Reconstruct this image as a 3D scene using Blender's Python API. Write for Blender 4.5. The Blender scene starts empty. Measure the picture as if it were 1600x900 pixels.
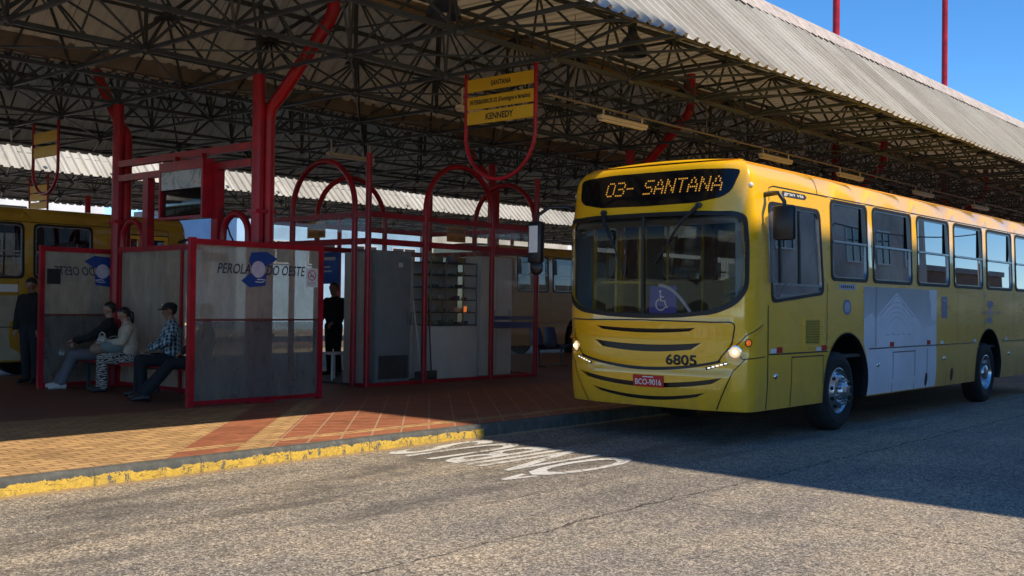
import bpy, bmesh, math, random
from mathutils import Vector, Matrix
from mathutils.geometry import delaunay_2d_cdt

random.seed(7)
PI = math.pi
R = math.radians
scene = bpy.context.scene
COL = scene.collection

# ------------------------------------------------------------------ camera, sky, sun, exposure
# World: X runs along the bus lanes (away to the right), Y across the platform, Z up. Camera stands over the road at eye height.
EYE = 1.56
F_PX = 1680.0
AIM = math.atan(1444 / F_PX)
cam_d = bpy.data.cameras.new('camera')
cam_d.sensor_width = 36
cam_d.lens = 36 * F_PX / 1600
cam_d.clip_start = 0.05
cam_d.clip_end = 3000
cam = bpy.data.objects.new('camera', cam_d)
COL.objects.link(cam)
cam.location = (0, 0, EYE)
cam.rotation_mode = 'QUATERNION'
_view = Vector((math.cos(AIM), math.sin(AIM), math.tan(25 / F_PX))).normalized()
_q = _view.to_track_quat('-Z', 'Y')
cam.rotation_quaternion = _q @ Matrix.Rotation(0.013, 4, 'Z').to_quaternion()
scene.camera = cam

SUN_EL = R(48.5)
SUN_AZ = R(184.8)                    # from +Y towards +X
world = bpy.data.worlds.new('World')
scene.world = world
world.use_nodes = True
wn = world.node_tree
sky = wn.nodes.new('ShaderNodeTexSky')
sky.sky_type = 'NISHITA'
sky.sun_disc = False
sky.sun_elevation = SUN_EL
sky.sun_rotation = SUN_AZ
sky.altitude = 2600
sky.air_density = 1.0
sky.dust_density = 0.0
sky.ozone_density = 4.0
bgn = wn.nodes['Background']
bgn.inputs[1].default_value = 0.122
hsv = wn.nodes.new('ShaderNodeHueSaturation')
hsv.inputs['Saturation'].default_value = 1.24
wn.links.new(sky.outputs[0], hsv.inputs['Color'])
wn.links.new(hsv.outputs[0], bgn.inputs[0])

sun_d = bpy.data.lights.new('sun', 'SUN')
sun_d.energy = 3.5
sun_d.angle = R(0.53)
sun_d.color = (1.0, 0.885, 0.71)
sun = bpy.data.objects.new('sun', sun_d)
COL.objects.link(sun)
_sd = Vector((math.sin(SUN_AZ) * math.cos(SUN_EL), math.cos(SUN_AZ) * math.cos(SUN_EL), math.sin(SUN_EL)))
sun.rotation_mode = 'QUATERNION'
sun.rotation_quaternion = (-_sd).to_track_quat('-Z', 'Y')
sun.location = (0, -30, 40)

scene.view_settings.view_transform = 'Standard'
scene.view_settings.look = 'None'
scene.view_settings.gamma = 1.0
scene.view_settings.exposure = 0.80
scene.render.engine = 'CYCLES'
cy = scene.cycles
cy.max_bounces = 7
cy.diffuse_bounces = 4
cy.glossy_bounces = 4
cy.transmission_bounces = 6
cy.transparent_max_bounces = 14
cy.use_denoising = True
cy.sample_clamp_indirect = 4.0
cy.caustics_reflective = False
cy.caustics_refractive = False

# ------------------------------------------------------------------ materials
def newmat(name):
    m = bpy.data.materials.new(name)
    m.use_nodes = True
    nt = m.node_tree
    return m, nt, nt.nodes['Principled BSDF']

def N(nt, kind, **kw):
    n = nt.nodes.new(kind)
    for k, v in kw.items():
        if k.startswith('i_'):
            n.inputs[k[2:]].default_value = v
        else:
            setattr(n, k, v)
    return n

def ramp(nt, fac, stops):
    r = nt.nodes.new('ShaderNodeValToRGB')
    els = r.color_ramp.elements
    while len(els) < len(stops):
        els.new(0.5)
    for e, (p, c) in zip(els, stops):
        e.position = p
        e.color = c if len(c) == 4 else (*c, 1)
    nt.links.new(fac, r.inputs[0])
    return r.outputs[0]

def mixc(nt, fac, a, b, blend='MIX'):
    m = nt.nodes.new('ShaderNodeMix')
    m.data_type = 'RGBA'
    m.blend_type = blend
    for sock, v in ((m.inputs[0], fac), (m.inputs[6], a), (m.inputs[7], b)):
        if hasattr(v, 'is_linked'):
            nt.links.new(v, sock)
        elif isinstance(v, (int, float)):
            sock.default_value = v
        else:
            sock.default_value = v if len(v) == 4 else (*v, 1)
    return m.outputs[2]

def math_(nt, op, a, b=None, c=None, clamp=False):
    m = nt.nodes.new('ShaderNodeMath')
    m.operation = op
    m.use_clamp = clamp
    for i, v in enumerate((a, b, c)):
        if v is None:
            continue
        if hasattr(v, 'is_linked'):
            nt.links.new(v, m.inputs[i])
        else:
            m.inputs[i].default_value = v
    return m.outputs[0]

def objco(nt):
    return nt.nodes.new('ShaderNodeTexCoord').outputs['Object']

def scaled(nt, co, s, rot=(0, 0, 0)):
    m = nt.nodes.new('ShaderNodeMapping')
    m.inputs['Scale'].default_value = s if hasattr(s, '__len__') else (s, s, s)
    m.inputs['Rotation'].default_value = rot
    nt.links.new(co, m.inputs[0])
    return m.outputs[0]

def noise(nt, co, scale, detail=4, rough=0.55, dist=0.0):
    n = N(nt, 'ShaderNodeTexNoise')
    n.inputs['Scale'].default_value = scale
    n.inputs['Detail'].default_value = detail
    n.inputs['Roughness'].default_value = rough
    n.inputs['Distortion'].default_value = dist
    nt.links.new(co, n.inputs['Vector'])
    return n.outputs['Fac']

def bump(nt, bs, h, strength=0.3, dist=0.01):
    b = nt.nodes.new('ShaderNodeBump')
    b.inputs['Strength'].default_value = strength
    b.inputs['Distance'].default_value = dist
    nt.links.new(h, b.inputs['Height'])
    nt.links.new(b.outputs[0], bs.inputs['Normal'])

def plain(name, col, rough=0.5, metal=0.0, coat=0.0, emit=None, estr=0.0, vary=0.12, vscale=3.0, spec=0.5):
    m, nt, bs = newmat(name)
    if vary > 0:
        f = noise(nt, objco(nt), vscale, 5, 0.65)
        c2 = tuple(x * (1 - vary * 1.6) for x in col)
        c1 = tuple(min(1, x * (1 + vary)) for x in col)
        nt.links.new(ramp(nt, f, [(0.3, c2), (0.7, c1)]), bs.inputs['Base Color'])
        rr = math_(nt, 'MULTIPLY_ADD', f, 0.25, max(0.02, rough - 0.12), clamp=True)
        nt.links.new(rr, bs.inputs['Roughness'])
    else:
        bs.inputs['Base Color'].default_value = (*col, 1)
        bs.inputs['Roughness'].default_value = rough
    bs.inputs['Metallic'].default_value = metal
    bs.inputs['Coat Weight'].default_value = coat
    bs.inputs['Coat Roughness'].default_value = 0.08
    bs.inputs['Specular IOR Level'].default_value = spec
    if emit:
        bs.inputs['Emission Color'].default_value = (*emit, 1)
        bs.inputs['Emission Strength'].default_value = estr
    return m

def glass(name, tint, base_refl=0.0, ior=1.5, dirt=0.0, dirtcol=(0.5, 0.5, 0.48), rough=0.0):
    """A pane: lets light through tinted, mirrors by angle, and may carry a film of dirt."""
    m = bpy.data.materials.new(name)
    m.use_nodes = True
    nt = m.node_tree
    nt.nodes.clear()
    out = nt.nodes.new('ShaderNodeOutputMaterial')
    tr = N(nt, 'ShaderNodeBsdfTransparent')
    tr.inputs[0].default_value = (*tint, 1)
    gl = N(nt, 'ShaderNodeBsdfGlossy')
    gl.inputs['Roughness'].default_value = rough
    geo = N(nt, 'ShaderNodeNewGeometry')
    dot = N(nt, 'ShaderNodeVectorMath', operation='DOT_PRODUCT')
    nt.links.new(geo.outputs['Normal'], dot.inputs[0])
    nt.links.new(geo.outputs['Incoming'], dot.inputs[1])
    r0 = ((ior - 1) / (ior + 1)) ** 2
    grz = math_(nt, 'POWER', math_(nt, 'SUBTRACT', 1.0, math_(nt, 'ABSOLUTE', dot.outputs['Value']), clamp=True), 5.0)
    fac = math_(nt, 'MULTIPLY_ADD', grz, 1.0 - r0, r0 + base_refl, clamp=True)
    mx = N(nt, 'ShaderNodeMixShader')
    nt.links.new(fac, mx.inputs[0])
    nt.links.new(tr.outputs[0], mx.inputs[1])
    nt.links.new(gl.outputs[0], mx.inputs[2])
    res = mx.outputs[0]
    if dirt > 0:
        df = N(nt, 'ShaderNodeBsdfDiffuse')
        tl = N(nt, 'ShaderNodeBsdfTranslucent')
        f = noise(nt, scaled(nt, objco(nt), (1.0, 1.0, 0.35)), 4.5, 8, 0.72, 0.3)
        c = ramp(nt, f, [(0.3, tuple(x * 0.78 for x in dirtcol)), (0.7, dirtcol)])
        nt.links.new(c, df.inputs[0])
        nt.links.new(c, tl.inputs[0])
        ms = N(nt, 'ShaderNodeMixShader')
        ms.inputs[0].default_value = 0.5
        nt.links.new(df.outputs[0], ms.inputs[1])
        nt.links.new(tl.outputs[0], ms.inputs[2])
        f2 = math_(nt, 'MULTIPLY_ADD', f, dirt * 0.9, dirt * 0.55, clamp=True)
        m2 = N(nt, 'ShaderNodeMixShader')
        nt.links.new(f2, m2.inputs[0])
        nt.links.new(res, m2.inputs[1])
        nt.links.new(ms.outputs[0], m2.inputs[2])
        res = m2.outputs[0]
    nt.links.new(res, out.inputs[0])
    return m

M = {}
def bus_paint(name, col):
    m, nt, bs = newmat(name)
    co = objco(nt)
    f = noise(nt, scaled(nt, co, (0.5, 0.5, 2.0)), 2.5, 6, 0.6)
    sep = N(nt, 'ShaderNodeSeparateXYZ')
    nt.links.new(co, sep.inputs[0])
    low = math_(nt, 'MULTIPLY_ADD', sep.outputs[2], -1.3, 1.35, clamp=True)       # road grime thrown up by the wheels
    f2 = noise(nt, scaled(nt, co, (1.2, 1.2, 0.5)), 5, 6, 0.7)
    g = math_(nt, 'MULTIPLY', low, math_(nt, 'MULTIPLY_ADD', f2, 1.4, -0.35, clamp=True))
    base = ramp(nt, f, [(0.25, tuple(x * 0.9 for x in col)), (0.75, col)])
    c = mixc(nt, math_(nt, 'MULTIPLY', g, 0.75), base, (0.16, 0.13, 0.08))
    nt.links.new(c, bs.inputs['Base Color'])
    nt.links.new(math_(nt, 'MULTIPLY_ADD', g, 0.35, math_(nt, 'MULTIPLY_ADD', f, 0.12, 0.22)), bs.inputs['Roughness'])
    bs.inputs['Coat Weight'].default_value = 1.0
    bs.inputs['Coat IOR'].default_value = 1.65
    bs.inputs['Coat Roughness'].default_value = 0.06
    bump(nt, bs, noise(nt, scaled(nt, co, (0.6, 0.6, 1.2)), 1.6, 2), 0.09, 0.05)
    return m
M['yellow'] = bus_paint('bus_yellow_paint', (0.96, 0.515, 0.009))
M['yellow_shaded'] = bus_paint('shaded_bus_yellow_paint', (0.50, 0.275, 0.012))  # darker bus paint: the shade under the canopy is put into its colour
M['yellow2'] = plain('yellow_plastic', (0.72, 0.46, 0.015), 0.45)
M['mural_white'] = plain('mural_white_film', (0.78, 0.79, 0.86), 0.35, vary=0.06, vscale=1.5)
def mural_fade():
    m, nt, bs = newmat('mural_grey_film')
    co = objco(nt)
    sep = N(nt, 'ShaderNodeSeparateXYZ')
    nt.links.new(co, sep.inputs[0])
    z = math_(nt, 'MULTIPLY_ADD', sep.outputs[2], 1.7, -2.15)
    z = math_(nt, 'ADD', z, math_(nt, 'MULTIPLY_ADD', noise(nt, co, 2.2, 6, 0.65), 0.7, -0.35), clamp=True)
    nt.links.new(ramp(nt, z, [(0.0, (0.70, 0.71, 0.78)), (0.5, (0.48, 0.50, 0.54)), (1.0, (0.36, 0.375, 0.40))]), bs.inputs['Base Color'])
    bs.inputs['Roughness'].default_value = 0.35
    return m
M['mural_grey'] = mural_fade()
M['mural_line'] = plain('mural_line_print', (0.42, 0.44, 0.52), 0.4, vary=0.1)
M['rubber'] = plain('black_rubber', (0.012, 0.012, 0.013), 0.55, vary=0.2, vscale=8)
M['black'] = plain('black_plastic', (0.012, 0.012, 0.014), 0.35, vary=0.15)
M['blackgloss'] = plain('black_gloss', (0.006, 0.006, 0.007), 0.08, vary=0.0)
M['dark'] = plain('dark_grey_plastic', (0.035, 0.035, 0.038), 0.5)
M['tyre'] = plain('tyre_rubber', (0.017, 0.017, 0.018), 0.75, vary=0.35, vscale=14)
M['steel'] = plain('polished_wheel_steel', (0.52, 0.53, 0.55), 0.24, 1.0, vary=0.1, vscale=7)
M['alu'] = plain('window_aluminium', (0.42, 0.44, 0.47), 0.3, 1.0, vary=0.06)
M['greyp'] = plain('grey_interior_panel', (0.33, 0.33, 0.34), 0.55)
M['greyd'] = plain('dark_interior_floor', (0.07, 0.07, 0.075), 0.7)
M['chrome'] = plain('chrome', (0.75, 0.75, 0.75), 0.1, 1.0, vary=0)
M['white'] = plain('white_paint', (0.75, 0.75, 0.74), 0.45, vary=0.06)
M['red'] = plain('red_gloss_paint', (0.36, 0.007, 0.018), 0.42, coat=0.1, vary=0.28, vscale=3.0, spec=0.35)
M['redplate'] = plain('red_plate', (0.50, 0.012, 0.015), 0.35, vary=0.05)
M['redlens'] = plain('red_reflector', (0.5, 0.01, 0.01), 0.2, vary=0.05)
M['orange'] = plain('orange_lens', (0.75, 0.14, 0.01), 0.15, vary=0.05, emit=(1, 0.2, 0.02), estr=0.25)
M['lens'] = plain('warm_lamp_lens', (0.72, 0.60, 0.40), 0.12, vary=0, emit=(1.0, 0.70, 0.36), estr=0.45)
M['head'] = plain('lit_headlamp', (0.8, 0.75, 0.6), 0.1, vary=0, emit=(1.0, 0.66, 0.30), estr=2.2)
M['drl'] = plain('daytime_lamp', (0.8, 0.8, 0.8), 0.1, vary=0, emit=(1.0, 0.93, 0.80), estr=0.7)
M['led'] = plain('amber_led', (0.4, 0.2, 0.02), 0.4, vary=0, emit=(1.0, 0.46, 0.06), estr=0.33)
M['blue'] = plain('blue_film', (0.014, 0.055, 0.25), 0.4, vary=0.12)
M['blueviolet'] = plain('blue_violet_card', (0.075, 0.07, 0.42), 0.45, vary=0.1)
M['signyellow'] = plain('sign_yellow', (0.68, 0.42, 0.01), 0.45, vary=0.06)
M['ink'] = plain('black_lettering', (0.012, 0.012, 0.014), 0.5, vary=0)
M['inkblue'] = plain('navy_lettering', (0.015, 0.02, 0.045), 0.45, vary=0)
M['inkorange'] = plain('orange_board', (0.55, 0.20, 0.015), 0.5, vary=0.15)
M['lavender'] = plain('pale_disc', (0.55, 0.50, 0.60), 0.5, vary=0.15, vscale=9)
M['lens_blue'] = plain('faded_blue_print', (0.13, 0.16, 0.36), 0.4, vary=0.15)
M['wind'] = glass('windscreen_glass', (0.60, 0.63, 0.61), 0.0, 1.30)
M['sideglass'] = glass('tinted_window_glass', (0.18, 0.20, 0.20), 0.40, 1.6)
M['far_glass'] = glass('dark_far_window_glass', (0.17, 0.18, 0.18), 0.05, 1.5)
M['shopglass'] = glass('shop_pane_glass', (0.985, 0.99, 0.985), 0.0, 1.35, 0.04, (0.55, 0.55, 0.52))
M['smokyglass'] = glass('smoky_scuffed_pane', (0.60, 0.60, 0.58), 0.0, 1.35, 0.30, (0.62, 0.60, 0.56), 0.05)
M['dirtyglass'] = glass('cloudy_scratched_pane', (0.88, 0.88, 0.86), 0.0, 1.35, 0.40, (0.86, 0.80, 0.68), 0.05)
M['frame_steel'] = plain('blue_grey_lattice_steel', (0.044, 0.058, 0.069), 0.45, 0.0, vary=0.35, vscale=1.2)
M['rail_rust'] = plain('rusty_mid_rail', (0.14, 0.04, 0.028), 0.6, vary=0.3, vscale=9)
M['seat_red'] = plain('red_plastic_seat', (0.38, 0.012, 0.02), 0.4, vary=0.1)
M['seat_blue'] = plain('blue_plastic_seat', (0.015, 0.05, 0.17), 0.45, vary=0.15)

# ------------------------------------------------------------------ mesh helpers
class MB:
    def __init__(self):
        self.v = []
        self.f = []
        self.mi = []
        self.cur = 0
    def add(self, vs, fs):
        o = len(self.v)
        self.v += [tuple(p) for p in vs]
        self.f += [tuple(i + o for i in f) for f in fs]
        self.mi += [self.cur] * len(fs)
        return self
    def box(self, lo, hi):
        x0, y0, z0 = lo
        x1, y1, z1 = hi
        return self.add([(x0, y0, z0), (x1, y0, z0), (x1, y1, z0), (x0, y1, z0), (x0, y0, z1), (x1, y0, z1), (x1, y1, z1), (x0, y1, z1)],
                        [(0, 3, 2, 1), (4, 5, 6, 7), (0, 1, 5, 4), (1, 2, 6, 5), (2, 3, 7, 6), (3, 0, 4, 7)])
    def bbox(self, lo, hi, b=0.01):
        """A box with chamfered edges."""
        bm = bmesh.new()
        bmesh.ops.create_cube(bm, size=1.0)
        for v in bm.verts:
            v.co = Vector([lo[i] + (v.co[i] + 0.5) * (hi[i] - lo[i]) for i in range(3)])
        bmesh.ops.bevel(bm, geom=list(bm.edges), offset=b, segments=2, affect='EDGES', profile=0.5)
        bm.verts.index_update()
        self.add([v.co[:] for v in bm.verts], [tuple(v.index for v in f.verts) for f in bm.faces])
        bm.free()
        return self
    def bar(self, p0, p1, w, h=None):
        """A square bar between two points."""
        h = h or w
        p0, p1 = Vector(p0), Vector(p1)
        d = (p1 - p0).normalized()
        up = Vector((0, 0, 1)) if abs(d.z) < 0.95 else Vector((1, 0, 0))
        s = d.cross(up).normalized() * (w / 2)
        u = s.cross(d).normalized() * (h / 2)
        vs = [p + a * s + b * u for p in (p0, p1) for a, b in ((-1, -1), (1, -1), (1, 1), (-1, 1))]
        return self.add(vs, [(0, 1, 5, 4), (1, 2, 6, 5), (2, 3, 7, 6), (3, 0, 4, 7), (3, 2, 1, 0), (4, 5, 6, 7)])
    def tube(self, pts, r, n=10, cap=True, closed=False):
        pts = [Vector(p) for p in pts]
        rs = r if hasattr(r, '__len__') else [r] * len(pts)
        k = len(pts)
        rings = []
        prev = None
        for i, p in enumerate(pts):
            if closed:
                d = (pts[(i + 1) % k] - pts[i - 1]).normalized()
            elif i == 0:
                d = (pts[1] - p).normalized()
            elif i == k - 1:
                d = (p - pts[i - 1]).normalized()
            else:
                d = ((pts[i + 1] - p).normalized() + (p - pts[i - 1]).normalized()).normalized()
            if prev is None:
                a = Vector((0, 0, 1)) if abs(d.z) < 0.9 else Vector((1, 0, 0))
                s = d.cross(a).normalized()
            else:
                s = (prev - d * prev.dot(d)).normalized()
            prev = s
            u = d.cross(s)
            rings.append([p + (s * math.cos(2 * PI * j / n) + u * math.sin(2 * PI * j / n)) * rs[i] for j in range(n)])
        vs = [q for ring in rings for q in ring]
        fs = []
        for i in range(k if closed else k - 1):
            a, b = i * n, ((i + 1) % k) * n
            for j in range(n):
                fs.append((a + j, a + (j + 1) % n, b + (j + 1) % n, b + j))
        if cap and not closed:
            fs.append(tuple(range(n - 1, -1, -1)))
            fs.append(tuple((k - 1) * n + j for j in range(n)))
        return self.add(vs, fs)
    def lathe(self, prof, origin, axis='z', n=32):
        """prof: (radius, height) pairs turned about an axis through origin."""
        ox, oy, oz = origin
        vs = []
        for (r, h) in prof:
            for j in range(n):
                a = 2 * PI * j / n
                c, s = r * math.cos(a), r * math.sin(a)
                vs.append({'z': (ox + c, oy + s, oz + h), 'y': (ox + c, oy + h, oz + s), 'x': (ox + h, oy + c, oz + s)}[axis])
        fs = []
        for i in range(len(prof) - 1):
            for j in range(n):
                q = (i * n + j, i * n + (j + 1) % n, (i + 1) * n + (j + 1) % n, (i + 1) * n + j)
                fs.append(q)
        return self.add(vs, fs)
    def ball(self, c, r, n=12, m=8):
        c = Vector(c)
        rr = r if hasattr(r, '__len__') else (r, r, r)
        vs = [(c.x, c.y, c.z - rr[2])]
        for i in range(1, m):
            t = PI * i / m
            for j in range(n):
                a = 2 * PI * j / n
                vs.append((c.x + rr[0] * math.sin(t) * math.cos(a), c.y + rr[1] * math.sin(t) * math.sin(a), c.z - rr[2] * math.cos(t)))
        vs.append((c.x, c.y, c.z + rr[2]))
        fs = [(0, 1 + (j + 1) % n, 1 + j) for j in range(n)]
        for i in range(m - 2):
            for j in range(n):
                fs.append((1 + i * n + j, 1 + i * n + (j + 1) % n, 1 + (i + 1) * n + (j + 1) % n, 1 + (i + 1) * n + j))
        t = len(vs) - 1
        fs += [(1 + (m - 2) * n + j, 1 + (m - 2) * n + (j + 1) % n, t) for j in range(n)]
        return self.add(vs, fs)
    def build(self, name, mat, parent=None, smooth=40, loc=None, fix=True):
        me = bpy.data.meshes.new(name)
        me.from_pydata(self.v, [], self.f)
        mats = mat if isinstance(mat, (list, tuple)) else [mat]
        for m in mats:
            me.materials.append(M[m] if isinstance(m, str) else m)
        if len(mats) > 1:
            me.polygons.foreach_set('material_index', self.mi)
        if fix:
            bm = bmesh.new()
            bm.from_mesh(me)
            bmesh.ops.recalc_face_normals(bm, faces=bm.faces)
            bm.to_mesh(me)
            bm.free()
        if smooth:
            me.shade_smooth()
            me.set_sharp_from_angle(angle=R(smooth))
        o = bpy.data.objects.new(name, me)
        COL.objects.link(o)
        if parent is not None:
            o.parent = parent
        if loc is not None:
            o.location = loc
        return o

def tag(o, label, cat, group=None):
    o['label'] = label
    o['category'] = cat
    if group:
        o['group'] = group
    return o

def thing(name, label, cat, loc=(0, 0, 0), rz=0.0, group=None):
    o = bpy.data.objects.new(name, None)
    o.empty_display_size = 0.2
    COL.objects.link(o)
    o.location = loc
    o.rotation_euler = (0, 0, rz)
    return tag(o, label, cat, group)

def structure(o):
    o['kind'] = 'structure'
    return o

def copy_tree(o, parent=None):
    c = o.copy()
    COL.objects.link(c)
    c.parent = parent
    for ch in list(o.children):
        copy_tree(ch, c)
    return c

def inside(p, poly):
    x, y = p
    r = False
    j = len(poly) - 1
    for i in range(len(poly)):
        xi, yi = poly[i]
        xj, yj = poly[j]
        if (yi > y) != (yj > y) and x < (xj - xi) * (y - yi) / (yj - yi) + xi:
            r = not r
        j = i
    return r

def rounded(poly, r, seg=5):
    """Round the corners of a polygon."""
    out = []
    n = len(poly)
    for i in range(n):
        p0, p1, p2 = Vector(poly[i - 1]), Vector(poly[i]), Vector(poly[(i + 1) % n])
        a, b = (p0 - p1), (p2 - p1)
        rr = min(r, a.length * 0.45, b.length * 0.45)
        a = p1 + a.normalized() * rr
        b = p1 + b.normalized() * rr
        for k in range(seg + 1):
            t = k / seg
            out.append(tuple((1 - t) ** 2 * a + 2 * t * (1 - t) * p1 + t * t * b))
    return out

def dense(poly, step):
    out = []
    n = len(poly)
    for i in range(n):
        a, b = Vector(poly[i]), Vector(poly[(i + 1) % n])
        k = max(1, int((b - a).length / step))
        for j in range(k):
            out.append(tuple(a + (b - a) * (j / k)))
    return out

def cdt(outline, holes=(), us=(), ts=()):
    """Triangulate an outline with holes; grid lines us x ts add inner points so that the sheet can bend."""
    pts = [Vector(p) for p in outline]
    edges = [(i, (i + 1) % len(pts)) for i in range(len(pts))]
    for h in holes:
        o = len(pts)
        pts += [Vector(p) for p in h]
        edges += [(o + i, o + (i + 1) % len(h)) for i in range(len(h))]
    xs = [p[0] for p in outline]
    ys = [p[1] for p in outline]
    for u in us:
        if min(xs) < u < max(xs):
            for t in ts:
                if min(ys) < t < max(ys) and inside((u, t), outline) and not any(inside((u, t), h) for h in holes):
                    pts.append(Vector((u, t)))
    r = delaunay_2d_cdt(pts, edges, [], 0, 1e-4)
    vs = [tuple(p) for p in r[0]]
    fs = []
    for f in r[2]:
        c = (sum(vs[i][0] for i in f) / len(f), sum(vs[i][1] for i in f) / len(f))
        if inside(c, outline) and not any(inside(c, h) for h in holes):
            fs.append(tuple(f))
    return vs, fs

def frange(a, b, s):
    n = max(1, int(round((b - a) / s)))
    return [a + (b - a) * i / n for i in range(n + 1)]

def sheet(mb, fn, outline, holes=(), us=(), ts=(), thick=0.0, back=0):
    """Map a flat outline through fn(u, t, offset); thick > 0 gives it a back and rims."""
    vs, fs = cdt(outline, holes, us, ts)
    if thick <= 0:
        mb.add([fn(u, t, 0.0) for u, t in vs], fs)
        return mb
    n = len(vs)
    V = [fn(u, t, 0.0) for u, t in vs] + [fn(u, t, -thick) for u, t in vs]
    Fc = list(fs) + [tuple(i + n for i in reversed(f)) for f in fs]
    nback = len(fs)
    cnt = {}
    for f in fs:
        for i in range(len(f)):
            a, b = f[i], f[(i + 1) % len(f)]
            cnt[(a, b)] = cnt.get((a, b), 0) + 1
    for (a, b) in cnt:
        if (b, a) not in cnt:
            Fc.append((b, a, a + n, b + n))
    k0 = len(mb.f)
    mb.add(V, Fc)
    if back:
        for i in range(k0 + nback, k0 + 2 * nback):
            mb.mi[i] = back
    return mb

_text_cache = {}
def text_shape(body, shear=0.0, bold=0.0, spacing=1.0):
    """Vertices and faces of a line of lettering, in font units (cap height about 0.73)."""
    key = (body, shear, bold, spacing)
    if key in _text_cache:
        return _text_cache[key]
    cu = bpy.data.curves.new('lettering', 'FONT')
    cu.body = body
    cu.shear = shear
    cu.offset = bold
    cu.space_character = spacing
    cu.resolution_u = 3
    o = bpy.data.objects.new('lettering', cu)
    COL.objects.link(o)
    dg = bpy.context.evaluated_depsgraph_get()
    me = bpy.data.meshes.new_from_object(o.evaluated_get(dg))
    vs = [tuple(v.co) for v in me.vertices]
    fs = [tuple(p.vertices) for p in me.polygons]
    bpy.data.objects.remove(o)
    bpy.data.curves.remove(cu)
    bpy.data.meshes.remove(me)
    x0, x1 = min(v[0] for v in vs), max(v[0] for v in vs)
    y0, y1 = min(v[1] for v in vs), max(v[1] for v in vs)
    vs = [((v[0] - x0) / (x1 - x0), (v[1] - y0) / (y1 - y0)) for v in vs]
    _text_cache[key] = (vs, fs)
    return vs, fs

def lettering(mb, body, fn, u0, u1, t0, t1, **kw):
    """Fit a line of lettering into the box u0..u1, t0..t1 and map it through fn(u, t, offset)."""
    vs, fs = text_shape(body, **kw)
    mb.add([fn(u0 + x * (u1 - u0), t0 + y * (t1 - t0), 0.0) for x, y in vs], fs)
    return mb

def plane_fn(o, ex, ey, nrm, off=0.0):
    o, ex, ey, nrm = Vector(o), Vector(ex), Vector(ey), Vector(nrm)
    return lambda u, t, d=0.0: tuple(o + ex * u + ey * t + nrm * (off + d))

def circle2(cx, cy_, r, n=24, a0=0.0, a1=2 * PI):
    return [(cx + r * math.cos(a0 + (a1 - a0) * i / n), cy_ + r * math.sin(a0 + (a1 - a0) * i / n)) for i in range(n)]

def ribbon(mb, fn, pts, w, closed=False):
    """A flat line of width w drawn on a surface."""
    P = [Vector(p) for p in pts]
    k = len(P)
    vs = []
    for i, p in enumerate(P):
        a = P[i - 1] if (i > 0 or closed) else p
        b = P[(i + 1) % k] if (i < k - 1 or closed) else p
        d = (b - a).normalized()
        nn = Vector((-d.y, d.x)) * (w / 2)
        vs += [tuple(p + nn), tuple(p - nn)]
    fs = [(2 * i, 2 * i + 1, 2 * ((i + 1) % k) + 1, 2 * ((i + 1) % k)) for i in range(k if closed else k - 1)]
    mb.add([fn(u, t, 0.0) for u, t in vs], fs)
    return mb

def disc(mb, fn, cx, cy_, r, n=24, ry=None):
    ry = ry or r
    mb.add([fn(cx + r * math.cos(2 * PI * i / n), cy_ + ry * math.sin(2 * PI * i / n), 0.0) for i in range(n)], [tuple(range(n))])
    return mb

def wheelchair_mark(mb, fn, cx, cy_, s):
    disc(mb, fn, cx - 0.05 * s, cy_ + 0.42 * s, 0.075 * s, 14)
    ribbon(mb, fn, [(cx - 0.05 * s, cy_ + 0.32 * s), (cx - 0.03 * s, cy_ - 0.02 * s), (cx + 0.2 * s, cy_ - 0.02 * s), (cx + 0.3 * s, cy_ - 0.34 * s), (cx + 0.4 * s, cy_ - 0.31 * s)], 0.085 * s)
    ribbon(mb, fn, [(cx - 0.05 * s, cy_ + 0.16 * s), (cx + 0.16 * s, cy_ + 0.16 * s)], 0.07 * s)
    ribbon(mb, fn, [(cx - 0.02 * s + 0.27 * s * math.cos(a), cy_ - 0.2 * s + 0.27 * s * math.sin(a)) for a in [R(x) for x in range(110, 345, 15)]], 0.075 * s)
    return mb

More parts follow.
